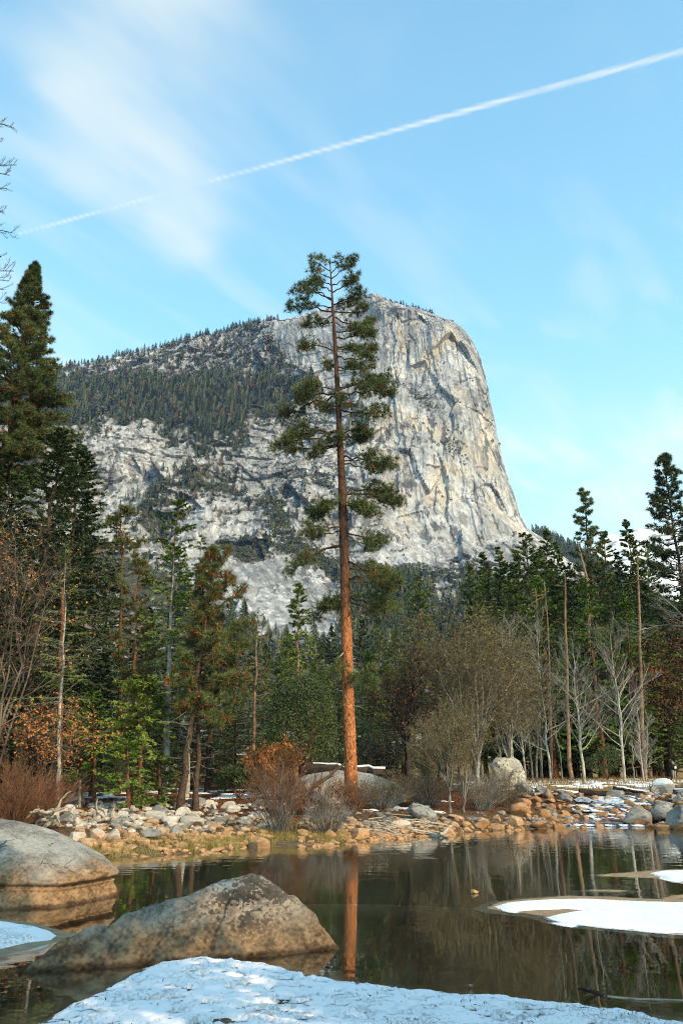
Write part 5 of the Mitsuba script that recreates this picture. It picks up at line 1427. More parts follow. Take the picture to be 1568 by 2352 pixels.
snag('bare pale snag leaning left high in the right hand wood', [(1351, 1345), (1338, 1290), (1324, 1240)], 98, 0.26, 'bark_snag', 5, 1)
snag('thin pinkish dead stem between the yellow green cedar and the grey spire snag', [(1262, 1600), (1258, 1442), (1249, 1335)], 86, 0.17, 'bark_snag', 12, 2)
snag('shorter dead stem left of the thin pinkish one', [(1238, 1600), (1234, 1430), (1229, 1351)], 87, 0.15, 'bark_snag', 14, 3)
snag('tall grey and orange spire snag without branches above the bare birches', [(1309, 1775), (1303, 1600), (1300, 1440), (1297, 1320)], 84, 0.27, 'bark_snag', 5, 4)
snag('tall orange snag with a moss green tip near the right edge', [(1478, 1780), (1471, 1560), (1468, 1420), (1463, 1272)], 84, 0.29, 'bark_snag', 11, 5)

# ---------------------------------------------------------------- bare and leafy broadleaved trees
def bare(rng, P0, R0, levels, K=6):
    ch = grow(rng, P0, R0, levels, K)
    return ch


def put_bare(name, label, chains, bark, twig, split=2, group=None, leafm=None, leaf_mesh=None, cat='tree'):
    k = add(name, label, cat, group)
    scene[k + '__trunk'] = mikit.ply(join([tubes(P, R, 7 if i == 0 else 5) for i, (P, R) in enumerate(chains[:split])]), bark, smooth=True)
    if len(chains) > split:
        scene[k + '__twigs'] = mikit.ply(join([tubes(P, R, 3) for P, R in chains[split:]]), twig, smooth=True)
    if leaf_mesh is not None:
        scene[k + '__leaves'] = mikit.ply(leaf_mesh, leafm)
    return k


def path(pts, Y, K=9, wig=0.0, rng=None, dy=0.0):
    P = np.array([at(x, y, Y + dy * i / max(1, len(pts) - 1)) for i, (x, y) in enumerate(pts)])
    P = np.stack([np.interp(np.linspace(0, 1, K), np.linspace(0, 1, len(P)), P[:, i]) for i in range(3)], -1)
    if wig:
        P[1:-1] += rng.normal(0, wig, (K - 2, 3))
    return P


rng = np.random.default_rng(23)
BIRCH = [('slender white birch with forked top, second pale trunk right of the white boulder', [(1264, 1786), (1252, 1660), (1240, 1560), (1233, 1445)], 71, 0.155, 1.0), ('bushy bare white birch in the middle of the pale stand', [(1342, 1790), (1330, 1680), (1322, 1590), (1316, 1500)], 70, 0.20, 1.25),
         ('tallest bare white birch with arching upper limbs', [(1434, 1786), (1424, 1650), (1412, 1560), (1400, 1455)], 70, 0.18, 1.15), ('thin white birch sapling, last but one of the pale stand', [(1477, 1784), (1468, 1700), (1462, 1610)], 71, 0.10, 0.7),
         ('thinnest white birch sapling at the right end of the pale stand', [(1482, 1786), (1487, 1720), (1486, 1640)], 72, 0.08, 0.6), ('grey white bare trunk just right of the white boulder', [(1208, 1786), (1196, 1690), (1184, 1600), (1168, 1450)], 72, 0.14, 1.0),
         ('greyish bare birch behind the white boulder', [(1178, 1740), (1168, 1650), (1160, 1560), (1150, 1440)], 75, 0.16, 1.0)]
for lab, pts, Y, r0, sp_ in BIRCH:
    P = path(pts, Y, 10, 0.05, rng)
    P[0, 2] = hz(P[0, 0], Y) - 0.1
    ch = grow(rng, P[None], (r0 * 0.70 * np.linspace(1, 0.14, 10))[None], [(36, 0.34 * sp_, 0.95, 0.14, 0.12, 0.17, 0.015), (9, 0.42, 0.6, 0.2, 0.12, 0.22, 0.010), (7, 0.48, 0.6, 0.25, 0.12, 0.12, 0.007)], 6)
    put_bare('birch_tree', lab, ch, 'bark_birch', 'twig_grey', 2)
for i_, (pts, r0) in enumerate([([(1290, 1774), (1280, 1700), (1272, 1650)], 0.05), ([(1148, 1790), (1140, 1640)], 0.12), ([(1232, 1784), (1236, 1700), (1228, 1640)], 0.10), ([(1246, 1786), (1240, 1700)], 0.06), ([(1222, 1780), (1212, 1690), (1205, 1640)], 0.10), ([(1455, 1786), (1450, 1690)], 0.09)]):
    P = path(pts, 73 + i_ * 0.7, 8, 0.05, rng)
    P[0, 2] = hz(P[0, 0], P[0, 1]) - 0.1
    ch = grow(rng, P[None], (r0 * np.linspace(1, 0.3, 8))[None], [(14, 0.30, 0.8, 0.25, 0.12, 0.2, 0.014), (6, 0.45, 0.6, 0.25, 0.12, 0.12, 0.009)], 6)
    put_bare('bare_tree', 'thin grey bare sapling among the pale birches', ch, 'twig_grey', 'twig_grey', 1, 'grey saplings among the birches')


def crown_tree(rng, base, H, spread, n0, r0, lv, lean=(0, 0), fork=0.3):
    """Broad bare tree: short trunk dividing into n0 limbs."""
    b = np.array(base, float)
    f = b + [lean[0], lean[1], H * fork]
    tr = chain(b, f, 6, rng, 0.04)
    az = np.arange(n0) * 2 * np.pi / n0 + rng.uniform(0, 1, n0)
    rad = rng.uniform(0.25, 1.0, n0)
    e = f + np.stack([np.cos(az) * spread * rad, np.sin(az) * spread * rad, H * (1 - fork) * np.sqrt(np.maximum(0.05, 1 - 0.72 * rad ** 2)) * rng.uniform(0.75, 1.05, n0)], -1)
    t = np.linspace(0, 1, 6)[None, :, None]
    s = on_path(tr, rng.uniform(0.55, 0.999, n0))
    L = s[:, None] * (1 - t) + e[:, None] * t + np.array([0, 0, 0.12 * H]) * np.sin(t * np.pi) * 0.6 + rng.normal(0, 0.02 * H, (n0, 6, 3)) * np.sin(t * np.pi)
    R = r0 * 0.40 * np.linspace(1, 0.13, 6)[None] * np.ones((n0, 1))
    ch = grow(rng, L, R, lv, 6)
    return [(np.stack([np.interp(np.linspace(0, 1, 6), np.linspace(0, 1, 6), tr[:, i]) for i in range(3)], -1)[None], (r0 * np.linspace(1.15, 0.7, 6))[None])] + ch


def leaf_on(chains, n, size, rng, level=-1, spread=0.12):
    P = chains[level][0]
    i = rng.integers(0, len(P), n)
    j = rng.integers(2, P.shape[1], n)
    C = P[i, j] + rng.normal(0, spread, (n, 3))
    return leaves(C, np.tile([0.3, -0.4, 0.6], (n, 1)), size, rng, 0.6)


def put_crown(name, label, ch, bark, twig, leafm=None, n=0, size=0.2, spread=0.15, group=None, cat='tree', split=2):
    lm = leaf_on(ch, n, size, rng, -1, spread) if n else None
    return put_bare(name, label, ch, bark, twig, split, group, leafm, lm, cat)


rng = np.random.default_rng(61)
LV = [(11, 0.55, 0.85, 0.15, 0.13, 0.02, 0.020), (8, 0.5, 0.85, 0.2, 0.16, 0.0, 0.013), (4, 0.5, 0.75, 0.3, 0.16, -0.02, 0.010)]
b = foot(1098, 63)
put_crown('bare_tree', 'wide brown leafless tree with a haze of fine twigs right of the tall pine', crown_tree(rng, b, at(1090, 1425, 63)[2] - b[2], 5.6, 18, 0.20, LV, fork=0.22), 'bark_pale', 'twig_brown', 'leaves_olive', 6000, 0.20, 0.3)
b = foot(1175, 66)
put_crown('bare_tree', 'pale brown leafless tree leaning over the white boulder', crown_tree(rng, b, at(1165, 1500, 66)[2] - b[2], 4.0, 11, 0.16, LV, fork=0.25), 'bark_pale', 'twig_brown', 'leaves_olive', 2200, 0.14, 0.2)
b = foot(942, 60)
put_crown('bare_tree', 'dark trunked leafless oak left of the wide brown tree', crown_tree(rng, b, at(950, 1520, 60)[2] - b[2], 2.9, 9, 0.27, LV, fork=0.35, lean=(-0.2, 0)), 'twig_dark', 'twig_dark', 'leaves_brown', 900, 0.15, 0.2)
b = foot(880, 61)
put_crown('bush', 'dim olive rounded bush behind the fallen snowy log', crown_tree(rng, b, 3.9, 2.1, 22, 0.07, [(9, 0.5, 0.6, 0.2, 0.1, 0.1, 0.012), (8, 0.5, 0.6, 0.2, 0.12, 0.05, 0.010)], fork=0.06), 'twig_dark', 'twig_dark', 'leaves_scrub', 2600, 0.15, 0.15, cat='bush')
for lab, px, Y, top_, sp_, n0 in (('alder clump with several pale stems standing at the water edge', 1034, 47, 1625, 2.3, 12), ('right hand pale stemmed alder of the shore clump', 1066, 47.5, 1640, 2.2, 10), ('grey alder behind the tilted boulder', 985, 50, 1700, 1.8, 10)):
    b = foot(px, Y)
    put_crown('alder_tree', lab, crown_tree(rng, b, at(px, top_, Y)[2] - b[2], sp_, n0, 0.085, [(9, 0.5, 0.6, 0.15, 0.09, 0.12, 0.011), (8, 0.5, 0.6, 0.2, 0.12, 0.06, 0.007), (4, 0.5, 0.6, 0.3, 0.12, 0.05, 0.006)], fork=0.22), 'twig_grey', 'twig_brown', 'leaves_olive', 1600, 0.10, 0.12)


def shrub(name, label, px, Y, H, spread, stems, bark, twig, seed, r0=0.016, lean=0.0, leafm=None, n=0, size=0.08, z=None, lv=((5, 0.5, 0.45, 0.25, 0.06, 0.10, 0.0065), (3, 0.5, 0.45, 0.3, 0.08, 0.08, 0.005)), group=None):
    q = np.random.default_rng(seed)
    b = foot(px, Y)
    if z is not None:
        b[2] = z
    az, rad = q.uniform(0, 6.28, stems), np.sqrt(q.uniform(0, 1, stems))
    s = b + np.stack([np.cos(az) * rad * spread * 0.25, np.sin(az) * rad * spread * 0.25, 0 * az], -1)
    h = H * q.uniform(0.45, 1.0, stems) * np.sqrt(1 - 0.4 * rad ** 2)
    e = s + np.stack([np.cos(az) * rad * spread + lean, np.sin(az) * rad * spread, h], -1)
    t = np.linspace(0, 1, 6)[None, :, None]
    P = s[:, None] * (1 - t) + e[:, None] * t + np.array([0, 0, 1.0]) * (0.16 * h[:, None, None] * np.sin(t * np.pi)) + q.normal(0, 0.025 * H, (stems, 6, 3)) * t
    ch = grow(q, P, r0 * np.linspace(1, 0.35, 6)[None] * q.uniform(0.6, 1.3, (stems, 1)), list(lv), 5)
    k = add(name, label, 'bush', group)
    scene[k + '__stems'] = mikit.ply(tubes(*ch[0], 4), bark, smooth=True)
    scene[k + '__twigs'] = mikit.ply(join([tubes(P_, R_, 3) for P_, R_ in ch[1:]]), twig, smooth=True)
    if n:
        scene[k + '__leaves'] = mikit.ply(leaf_on(ch, n, size, q, -1, 0.07), leafm)
    return k


shrub('willow_bush', 'large leafless red brown willow bush at the water edge left of the pine', 640, 35.5, 3.1, 1.4, 85, 'twig_grey', 'twig_red', 1, lean=-0.2)
shrub('willow_bush', 'smaller leafless willow bush between the large one and the pine', 752, 35.6, 1.55, 1.0, 80, 'twig_grey', 'twig_grey', 2)
shrub('willow_bush', 'low reddish twig thicket behind the two willow bushes', 715, 43, 1.9, 2.6, 110, 'twig_red', 'twig_red', 3)
shrub('willow_bush', 'reddish twigs crowding the foot of the tall pine', 812, 45.5, 1.7, 1.2, 80, 'twig_red', 'twig_brown', 4)
shrub('willow_bush', 'rust red twig thicket at the left edge behind the huge grey boulder', 30, 33, 2.5, 1.9, 130, 'twig_red', 'twig_red', 5)
shrub('willow_bush', 'red twig thicket right of the one at the left edge', 95, 37, 1.8, 1.5, 80, 'twig_red', 'twig_red', 6)
shrub('willow_bush', 'grey bare bush with curved stems below the white boulder', 1110, 49, 2.4, 1.5, 70, 'twig_grey', 'twig_grey', 7)
shrub('willow_bush', 'olive grey bush at the left side of the rapids', 1165, 51, 2.2, 1.5, 80, 'twig_brown', 'twig_brown', 8, leafm='leaves_olive', n=500, size=0.09)
shrub('willow_bush', 'tangled brown bush right of the pine foot', 880, 47.5, 1.7, 1.7, 90, 'twig_grey', 'twig_brown', 9, leafm='leaves_olive', n=600, size=0.08)
shrub('willow_bush', 'grey brown thicket under the alder clump', 985, 50, 1.9, 2.2, 100, 'twig_grey', 'twig_brown', 10, leafm='leaves_brown', n=300, size=0.09)
shrub('willow_bush', 'dry brown thicket at the foot of the leafless oak', 935, 56, 1.8, 2.6, 100, 'twig_grey', 'twig_brown', 11)
# leafy autumn oaks
rng = np.random.default_rng(77)
LVO = [(8, 0.55, 0.75, 0.15, 0.20, 0.03, 0.015), (7, 0.55, 0.8, 0.2, 0.24, -0.02, 0.009), (4, 0.5, 0.7, 0.3, 0.22, -0.06, 0.007)]
b = foot(-14, 38)
put_crown('oak_tree', 'sprawling leafless oak with pale tangled limbs and few brown leaves at the left', crown_tree(rng, b, at(30, 1230, 38)[2] - b[2], 4.3, 10, 0.17, LVO, fork=0.16, lean=(-0.4, 0)), 'twig_oak', 'twig_oak', 'leaves_orange', 1300, 0.13, 0.10, split=3)
b = foot(90, 40)
put_crown('oak_tree', 'young oak hung with orange brown dead leaves on the left bank', crown_tree(rng, b, at(90, 1610, 40)[2] - b[2], 2.6, 12, 0.10, LVO[:2], fork=0.2), 'twig_oak', 'twig_oak', 'leaves_orange', 1700, 0.14, 0.10)
b = foot(624, 52)
put_crown('oak_tree', 'small bright orange leaved oak bush left of the tall pine', crown_tree(rng, b, at(624, 1708, 52)[2] - b[2], 1.75, 14, 0.06, [(8, 0.5, 0.7, 0.2, 0.12, 0.0, 0.010), (6, 0.5, 0.7, 0.2, 0.12, 0.0, 0.008)], fork=0.35), 'twig_dark', 'twig_red', 'leaves_orange', 2600, 0.17, 0.16)
for lab, px, Y, top_, sp_, n in (('oak with rust brown leaves at the right edge of the wood', 1545, 90, 1470, 5.8, 7000), ('rust leaved oak left of the one at the right edge', 1490, 88, 1530, 3.8, 3600)):
    b = foot(px, Y)
    put_crown('oak_tree', lab, crown_tree(rng, b, at(px, top_, Y)[2] - b[2], sp_, 14, 0.2, LVO, fork=0.3), 'bark_dark', 'twig_dark', 'leaves_brown', n, 0.24, 0.3)
# bare limb reaching in at the right edge
P = path([(1640, 1500), (1590, 1440), (1545, 1395), (1515, 1365), (1500, 1340)], 60, 9, 0.06, rng)
b = foot(1660, 60)
tr = path([(1660, 1700), (1650, 1600), (1640, 1500)], 60, 6)
tr[0] = b
P2 = path([(1640, 1540), (1580, 1440), (1530, 1434), (1490, 1442), (1462, 1452)], 60, 9, 0.06, rng)
P3 = path([(1640, 1500), (1620, 1400), (1585, 1340), (1560, 1300)], 60, 9, 0.06, rng)
ch = grow(rng, np.stack([P, P2, P3]), np.stack([0.09 * np.linspace(1, 0.25, 9)] * 3), [(14, 0.32, 0.7, 0.25, 0.12, 0.1, 0.016), (7, 0.45, 0.6, 0.3, 0.12, 0.05, 0.010)], 6)
k = add('bare_tree', 'bare grey tree reaching pale limbs in from the right edge', 'tree')
scene[k + '__trunk'] = mikit.ply(tubes(tr[None], 0.2 * np.linspace(1.2, 0.8, 6)[None], 7), 'twig_grey', smooth=True)
for q_ in range(3):
    scene[part(k, 'limb')] = mikit.ply(join([tubes(ch[0][0][q_:q_ + 1], ch[0][1][q_:q_ + 1], 5), tubes(ch[1][0][q_ * 14:q_ * 14 + 14], ch[1][1][q_ * 14:q_ * 14 + 14], 4), tubes(ch[2][0][q_ * 98:q_ * 98 + 98], ch[2][1][q_ * 98:q_ * 98 + 98], 3)]), 'twig_grey', smooth=True)
# dead pine whose curled twigs hang in over the left edge
rng = np.random.default_rng(5)
b = foot(-260, 30)
tip = at(-95, 60, 30)
b[0] = min(b[0], tip[0])
tr = chain(b, tip, 12, rng, 0.05)
ends = [(38, 292, 268), (8, 325, 330), (44, 378, 372), (28, 402, 395), (22, 432, 425), (14, 486, 480), (34, 534, 500), (10, 590, 600), (38, 622, 612), (26, 645, 625), (8, 662, 655), (4, 690, 690), (6, 745, 735)]
L0, R0 = [], []
for ex, ey, ay in ends:
    e = at(ex - 6, ey, 30 + rng.uniform(-0.5, 0.5))
    s = on_path(tr, np.array(np.clip((at(-150, ay, 30)[2] - b[2]) / (tip[2] - b[2]), 0, 0.99)))
    L0.append(chain(s, e, 8, rng, 0.04, 0.10))
    R0.append(0.05 * np.linspace(1, 0.3, 8))
L0, R0 = np.stack(L0), np.stack(R0)
ch = grow(rng, L0, R0, [(9, 0.22, 0.7, 0.55, 0.10, 0.30, 0.012), (6, 0.5, 0.6, 0.2, 0.16, 0.45, 0.008)], 6)
k = add('dead_tree', 'dead pine at the left edge with curled bare twigs against the sky', 'tree')
scene[k + '__trunk'] = mikit.ply(tubes(tr[None], 0.3 * np.linspace(1.2, 0.3, 12)[None], 9), 'bark_dark', smooth=True)
for Q, q in zip(*ch[0]):
    scene[part(k, 'branch')] = mikit.ply(tubes(Q[None], q[None], 5), 'twig_dark', smooth=True)
scene[k + '__twigs'] = mikit.ply(join([tubes(*ch[1], 3), tubes(*ch[2], 3)]), 'twig_dark', smooth=True)


def leafy(rng, c, size, n, leaf, clumps=60, flatten=1.0):
    """Evergreen crown: leaves in clumps over and within an uneven ellipsoid."""
    u = unit(rng.normal(size=(clumps, 3)))
    u[:, 2] = np.where(u[:, 2] < -0.5, -u[:, 2], u[:, 2])
    cc = u * rng.uniform(0.55, 1.0, (clumps, 1)) ** 0.6
    i = rng.integers(0, clumps, n)
    d = unit(rng.normal(size=(n, 3)))
    p = cc[i] + d * rng.uniform(0.3, 1, (n, 1)) ** 0.5 * 0.26
    return leaves(p * size + c, unit(d + cc[i] * 0.7 + [0, 0, 0.3]), leaf, rng, 0.6)


rng = np.random.default_rng(91)
b = foot(692, 60)
top_ = at(692, 1558, 60)
h = top_[2] - b[2]
k = add('evergreen_oak', 'dense dark round evergreen oak left of the tall pine', 'tree')
scene[k + '__trunk'] = mikit.ply(join([tubes(chain(b, b + [0, 0, h * 0.55], 5, rng, 0.05)[None], 0.22 * np.linspace(1.2, 0.6, 5)[None], 8)] + [tubes(chain(b + [0, 0, h * 0.2], b + [math.cos(a_) * 1.6, math.sin(a_) * 1.6, h * 0.7], 5, rng, 0.05)[None], 0.09 * np.linspace(1, 0.4, 5)[None], 5) for a_ in np.arange(7) * 0.9]), 'bark_dark', smooth=True)
scene[k + '__crown'] = mikit.ply(leafy(rng, b + [0, 0, h * 0.5], np.array([2.75, 2.6, h * 0.49]), 17000, 0.15, 130), 'leaves_oak')
for lab, px, Y, H, sx in (('low evergreen shrub under the leaning young pine', 548, 52, 2.0, 1.4), ('evergreen shrub in shade left of the evergreen oak', 600, 58, 3.0, 1.5), ('green shrub below the birches by the dark wood', 1395, 80, 3.2, 1.9), ('dark green bush right of the pine under the distant firs', 840, 66, 5.5, 2.2)):
    b = foot(px, Y)
    k = add('evergreen_bush', lab, 'bush')
    scene[k + '__stems'] = mikit.ply(tubes(np.stack([chain(b, b + [math.cos(a_) * sx * 0.6, math.sin(a_) * sx * 0.6, H * 0.7], 5, rng, 0.04) for a_ in np.arange(6)]), np.tile(0.04 * np.linspace(1, 0.4, 5), (6, 1)), 4), 'bark_dark', smooth=True)
    scene[k + '__leaves'] = mikit.ply(leafy(rng, b + [0, 0, H * 0.5], np.array([sx, sx, H * 0.5]), 3200, 0.15, 40), 'leaves_oak')

# ---------------------------------------------------------------- dead wood on the ground
rng = np.random.default_rng(14)
def log(label, pts, r, mat_, seed, name='fallen_log', limbs=0, snow=0.0, K=12):
    q = np.random.default_rng(seed)
    P = np.array(pts, float)
    P = np.stack([np.interp(np.linspace(0, 1, K), np.linspace(0, 1, len(P)), P[:, i]) for i in range(3)], -1)
    P[1:-1] += q.normal(0, r * 0.25, (K - 2, 3))
    if snow or limbs:
        P[:, 2] = np.maximum(P[:, 2], hfast(P[:, 0], P[:, 1]) + 0.5 * r)
    R = r * np.linspace(1.1, 0.55, K) * q.uniform(0.9, 1.1, K)
    k = add(name, label, 'tree' if name == 'dead_tree' else 'log' if 'log' in name else 'branch' if 'branch' in name else 'stick')
    V, Fc = tubes(P[None], R[None], 9)
    o = len(V)
    V = np.vstack([V, P[:1], P[-1:]])
    j = np.arange(9)
    Fc = np.vstack([Fc, np.stack([j * 0 + o, (j + 1) % 9, j], 1), np.stack([j * 0 + o + 1, j + (K - 1) * 9, (j + 1) % 9 + (K - 1) * 9], 1)])
    V = V + 0.12 * r * (meshkit.fbm(V * [6, 6, 14], 3, seed)[:, None] - 0.5)
    if limbs:
        ch = grow(q, P[None], R[None], [(limbs, 0.28, 0.7, 0.2, 0.12, 0.15, 0.014), (4, 0.5, 0.6, 0.3, 0.14, 0.1, 0.008)], 6)
        scene[k + '__trunk'] = mikit.ply((V, Fc), mat_, smooth=40)
        for a_, c_ in zip(*ch[1]):
            scene[part(k, 'limb')] = mikit.ply(tubes(a_[None], c_[None], 4), mat_, smooth=True)
        scene[k + '__twigs'] = mikit.ply(tubes(*ch[2], 3), mat_, smooth=True)
    elif snow:
        scene[k + '__wood'] = mikit.ply((V, Fc), mat_, smooth=40)
        S_ = P[1:-1] + [0, 0, 0.72 * r]
        sv_, sf_ = tubes(S_[None], np.maximum(0.05, R[1:-1] * snow)[None], 7)
        scene[k + '__snow_cover'] = mikit.ply((sv_, sf_), 'snow_clean', smooth=True)
    else:
        scene[k] = mikit.ply((V, Fc), mat_, smooth=40)
    return k


log('dark fallen log with a line of snow lying behind the granite outcrop', [at(700, 1768, 58.5), at(800, 1770, 58), at(905, 1777, 57.5)], 0.40, 'twig_dark', 1, snow=0.42)
log('dead brown branch propped up left of the tall pine', [at(668, 1858, 43), at(700, 1832, 43.5), at(722, 1806, 44), at(760, 1782, 44.5), at(798, 1748, 45)], 0.12, 'bark_dark', 2, 'fallen_branch', 9)
log('thin snow dusted branch lying at the left of the pine foot', [ground(748, 1852) + [0, 0, 0.2], ground(792, 1842) + [0, 0, 0.3]], 0.06, 'twig_dark', 3, 'fallen_branch', snow=0.9)
log('short grey weathered log sloping into the pool right of the pine', [onz(993, 1922, 0.0), onz(1012, 1918, 0.14), ground(1037, 1908) + [0, 0, 0.2]], 0.11, 'driftwood', 4, K=10)
log('dark log with snow lying across the upper creek', [at(1408, 1810, 57), at(1450, 1816, 56.6), at(1500, 1822, 56.2)], 0.12, 'twig_dark', 5, snow=0.75)
log('second snowy log at the right edge above the creek', [at(1545, 1818, 56), at(1575, 1826, 55.5), at(1620, 1834, 55)], 0.12, 'twig_dark', 6, snow=0.75)
log('black wet log damming the creek above the cascade', [at(1330, 1820, 56.4), at(1440, 1826, 56), at(1580, 1836, 55.4)], 0.22, 'twig_dark', 7)
log('thin dark stick slanting out of the water near the snowy shore', [onz(1400, 2292, -0.05), onz(1365, 2280, 0.02), onz(1327, 2272, 0.10)], 0.028, 'twig_dark', 8, 'stick', K=8)
log('long straight stick floating beside the slanting stick', [onz(1395, 2290, 0.0), onz(1480, 2297, 0.012), onz(1590, 2300, 0.0)], 0.014, 'driftwood', 9, 'stick', K=8)
log('dark thin post standing beside the snow capped boulder', [foot(1541, 60), at(1541, 1766, 60)], 0.055, 'twig_dark', 11, 'dead_stick', K=6)
log('thin stake like dead stem standing among the grey rocks of the left bank', [foot(182, 42), at(184, 1792, 42)], 0.075, 'twig_grey', 12, 'dead_stick', K=6)
log('reddish bare trunk rising from the left bank rocks', [foot(133, 42), at(134, 1800, 42), at(140, 1500, 42.5), at(143, 1350, 43)], 0.17, 'bark_red', 13, 'dead_tree', K=10)
log('reddish trunk behind the bright yellow green cedar', [foot(302, 46), at(306, 1600, 46), at(312, 1480, 46)], 0.15, 'bark_red', 16, 'dead_tree', K=10)
log('leaning grey log on the pale rocks of the left bank', [ground(288, 1908) + [0, 0, 0.25], ground(330, 1918) + [0, 0, 0.2]], 0.10, 'driftwood', 14, K=8)
q = np.random.default_rng(3)
for i_ in range(26):
    a_ = ground(q.uniform(822, 985), q.uniform(1882, 1922))
    an = q.normal(-0.25, 0.45)
    ln = q.uniform(0.7, 2.2)
    b_ = a_ + [ln * math.cos(an), ln * math.sin(an), 0]
    b_[2] = hz(b_[0], b_[1])
    k = add('driftwood_stick', 'grey driftwood stick in the tangle on the shore right of the pine', 'stick', 'driftwood sticks right of the pine')
    z_ = q.uniform(0.08, 0.32)
    scene[k] = mikit.ply(tubes(chain(a_ + [0, 0, z_], b_ + [0, 0, z_ + q.uniform(-0.1, 0.1)], 7, q, 0.03)[None], q.uniform(0.022, 0.05) * np.linspace(1, 0.5, 7)[None], 6), 'driftwood', smooth=True)


def stump(label, c, seed, H, spread, n, up):
    """Weathered root stump: a twisted core and roots that writhe out of it."""
    q = np.random.default_rng(seed)
    k = add('tree_stump', label, 'stump')
    core, cf_ = clipped(q, 4, np.array([0.30, 0.26, 0.36]) * spread * 0.8, 8, rough=0.22)
    scene[k + '__core'] = mikit.ply((core + c + [0, 0, 0.28 * H], cf_), 'driftwood', smooth=30)
    for i in range(n):
        az = q.uniform(0, 6.28)
        d = np.array([math.cos(az), 0.7 * math.sin(az), q.uniform(*up)])
        p, Q = np.array(c) + [0, 0, 0.25 * H] + d * 0.12, []
        for j in range(9):
            Q.append(p.copy())
            d = unit(d + q.normal(0, 0.42, 3) + [0, 0, -0.10])
            p = p + d * spread * q.uniform(0.09, 0.16)
        Q = np.array(Q)
        Q[:, 2] = np.maximum(Q[:, 2], hfast(Q[:, 0], Q[:, 1]) + 0.03)
        scene[part(k, 'root')] = mikit.ply(tubes(Q[None], q.uniform(0.05, 0.095) * spread * np.linspace(1, 0.3, 9)[None], 7), 'driftwood', smooth=True)


g = ground(116, 1906)
stump('bleached tangled root stump beside the huge grey boulder', g, 4, 1.5, 1.15, 16, (0.1, 1.3))
g = ground(250, 1900)
stump('old brown stump with sprawling roots above the white rocks', g + [0, 0.5, 0], 6, 0.7, 1.3, 13, (-0.1, 0.25))

# ---------------------------------------------------------------- grass
def blades(C, h, rng, w=0.012, lean=0.35):
    n = len(C)
    d = unit(np.c_[rng.normal(0, lean, (n, 2)), np.ones(n)])
    s = unit(np.c_[rng.normal(size=(n, 2)), np.zeros(n)]) * w / 2
    L = h * rng.uniform(0.5, 1.2, (n, 1))
    V = np.stack([C - s, C + s, C + d * L], 1).reshape(-1, 3)
    return V, np.arange(3 * n).reshape(-1, 3)


q = np.random.default_rng(8)
C = []
for xr, n in (((425, 640), 5200), ((640, 800), 5200), ((180, 430), 2600)):
    px = q.uniform(*xr, n)
    wl = np.interp(px, [p_[0] for p_ in FAR], [p_[1] for p_ in FAR])
    for a_, b_ in zip(px, wl - np.abs(q.normal(0, 10, n)) - 1):
        g = onz(a_, b_, 0.05 + 0.012 * (np.interp(a_, [0, 2000], [0, 0])))
        C.append([g[0], g[1], hz(g[0], g[1])])
C = np.array(C)
C = C[(C[:, 2] > 0.0) & (meshkit.noise(C * [0.9, 0.9, 0], 3) > 0.35)]
k = add('shore_grass', 'yellow dry grass fringing the left shore', 'grass', kind='stuff')
scene[k] = mikit.ply(blades(C, 0.24, q, 0.02), 'grass_dry')
x, y = q.uniform(10, 42, 11000), q.uniform(58, 88, 11000)
C = np.stack([x, y, hfast(x, y)], -1)[meshkit.noise(np.stack([x * 0.5, y * 0.5, 0 * x], -1), 5) > 0.42]
k = add('meadow_grass', 'brown dead grass of the flat under the birches', 'grass', kind='stuff')
scene[k] = mikit.ply(blades(C, 0.42, q, 0.05), 'grass_brown')
n = 9000
x, y = q.uniform(-24, 10, n), q.uniform(36, 60, n)
C = np.stack([x, y, hfast(x, y) + 0.02], -1)
k = add('leaf_litter', 'fallen brown leaves under the trees of the left bank', 'leaves', kind='stuff')
scene[k] = mikit.ply(leaves(C, np.tile([0, 0, 1.0], (n, 1)), 0.13, q, 0.7), 'leaves_brown')

x, y = q.uniform(-6.5, 8, 2600), q.uniform(8.3, 12.6, 2600)
ok = (sdist(x, y) > 0.15) & (meshkit.fbm(np.stack([x * 1.6, y * 2.4, 0 * x], -1), 3, 19) > 0.50)
C = np.stack([x[ok], y[ok], hfast(x[ok], y[ok]) + 0.075], -1)
k = add('needle_litter', 'brown needles and bark crumbs strewn over the near snow', 'litter', kind='stuff')
scene[k] = mikit.ply(leaves(C, np.tile([0, 0, 1.0], (len(C), 1)), 0.05, q, 0.22), 'bark_dark')

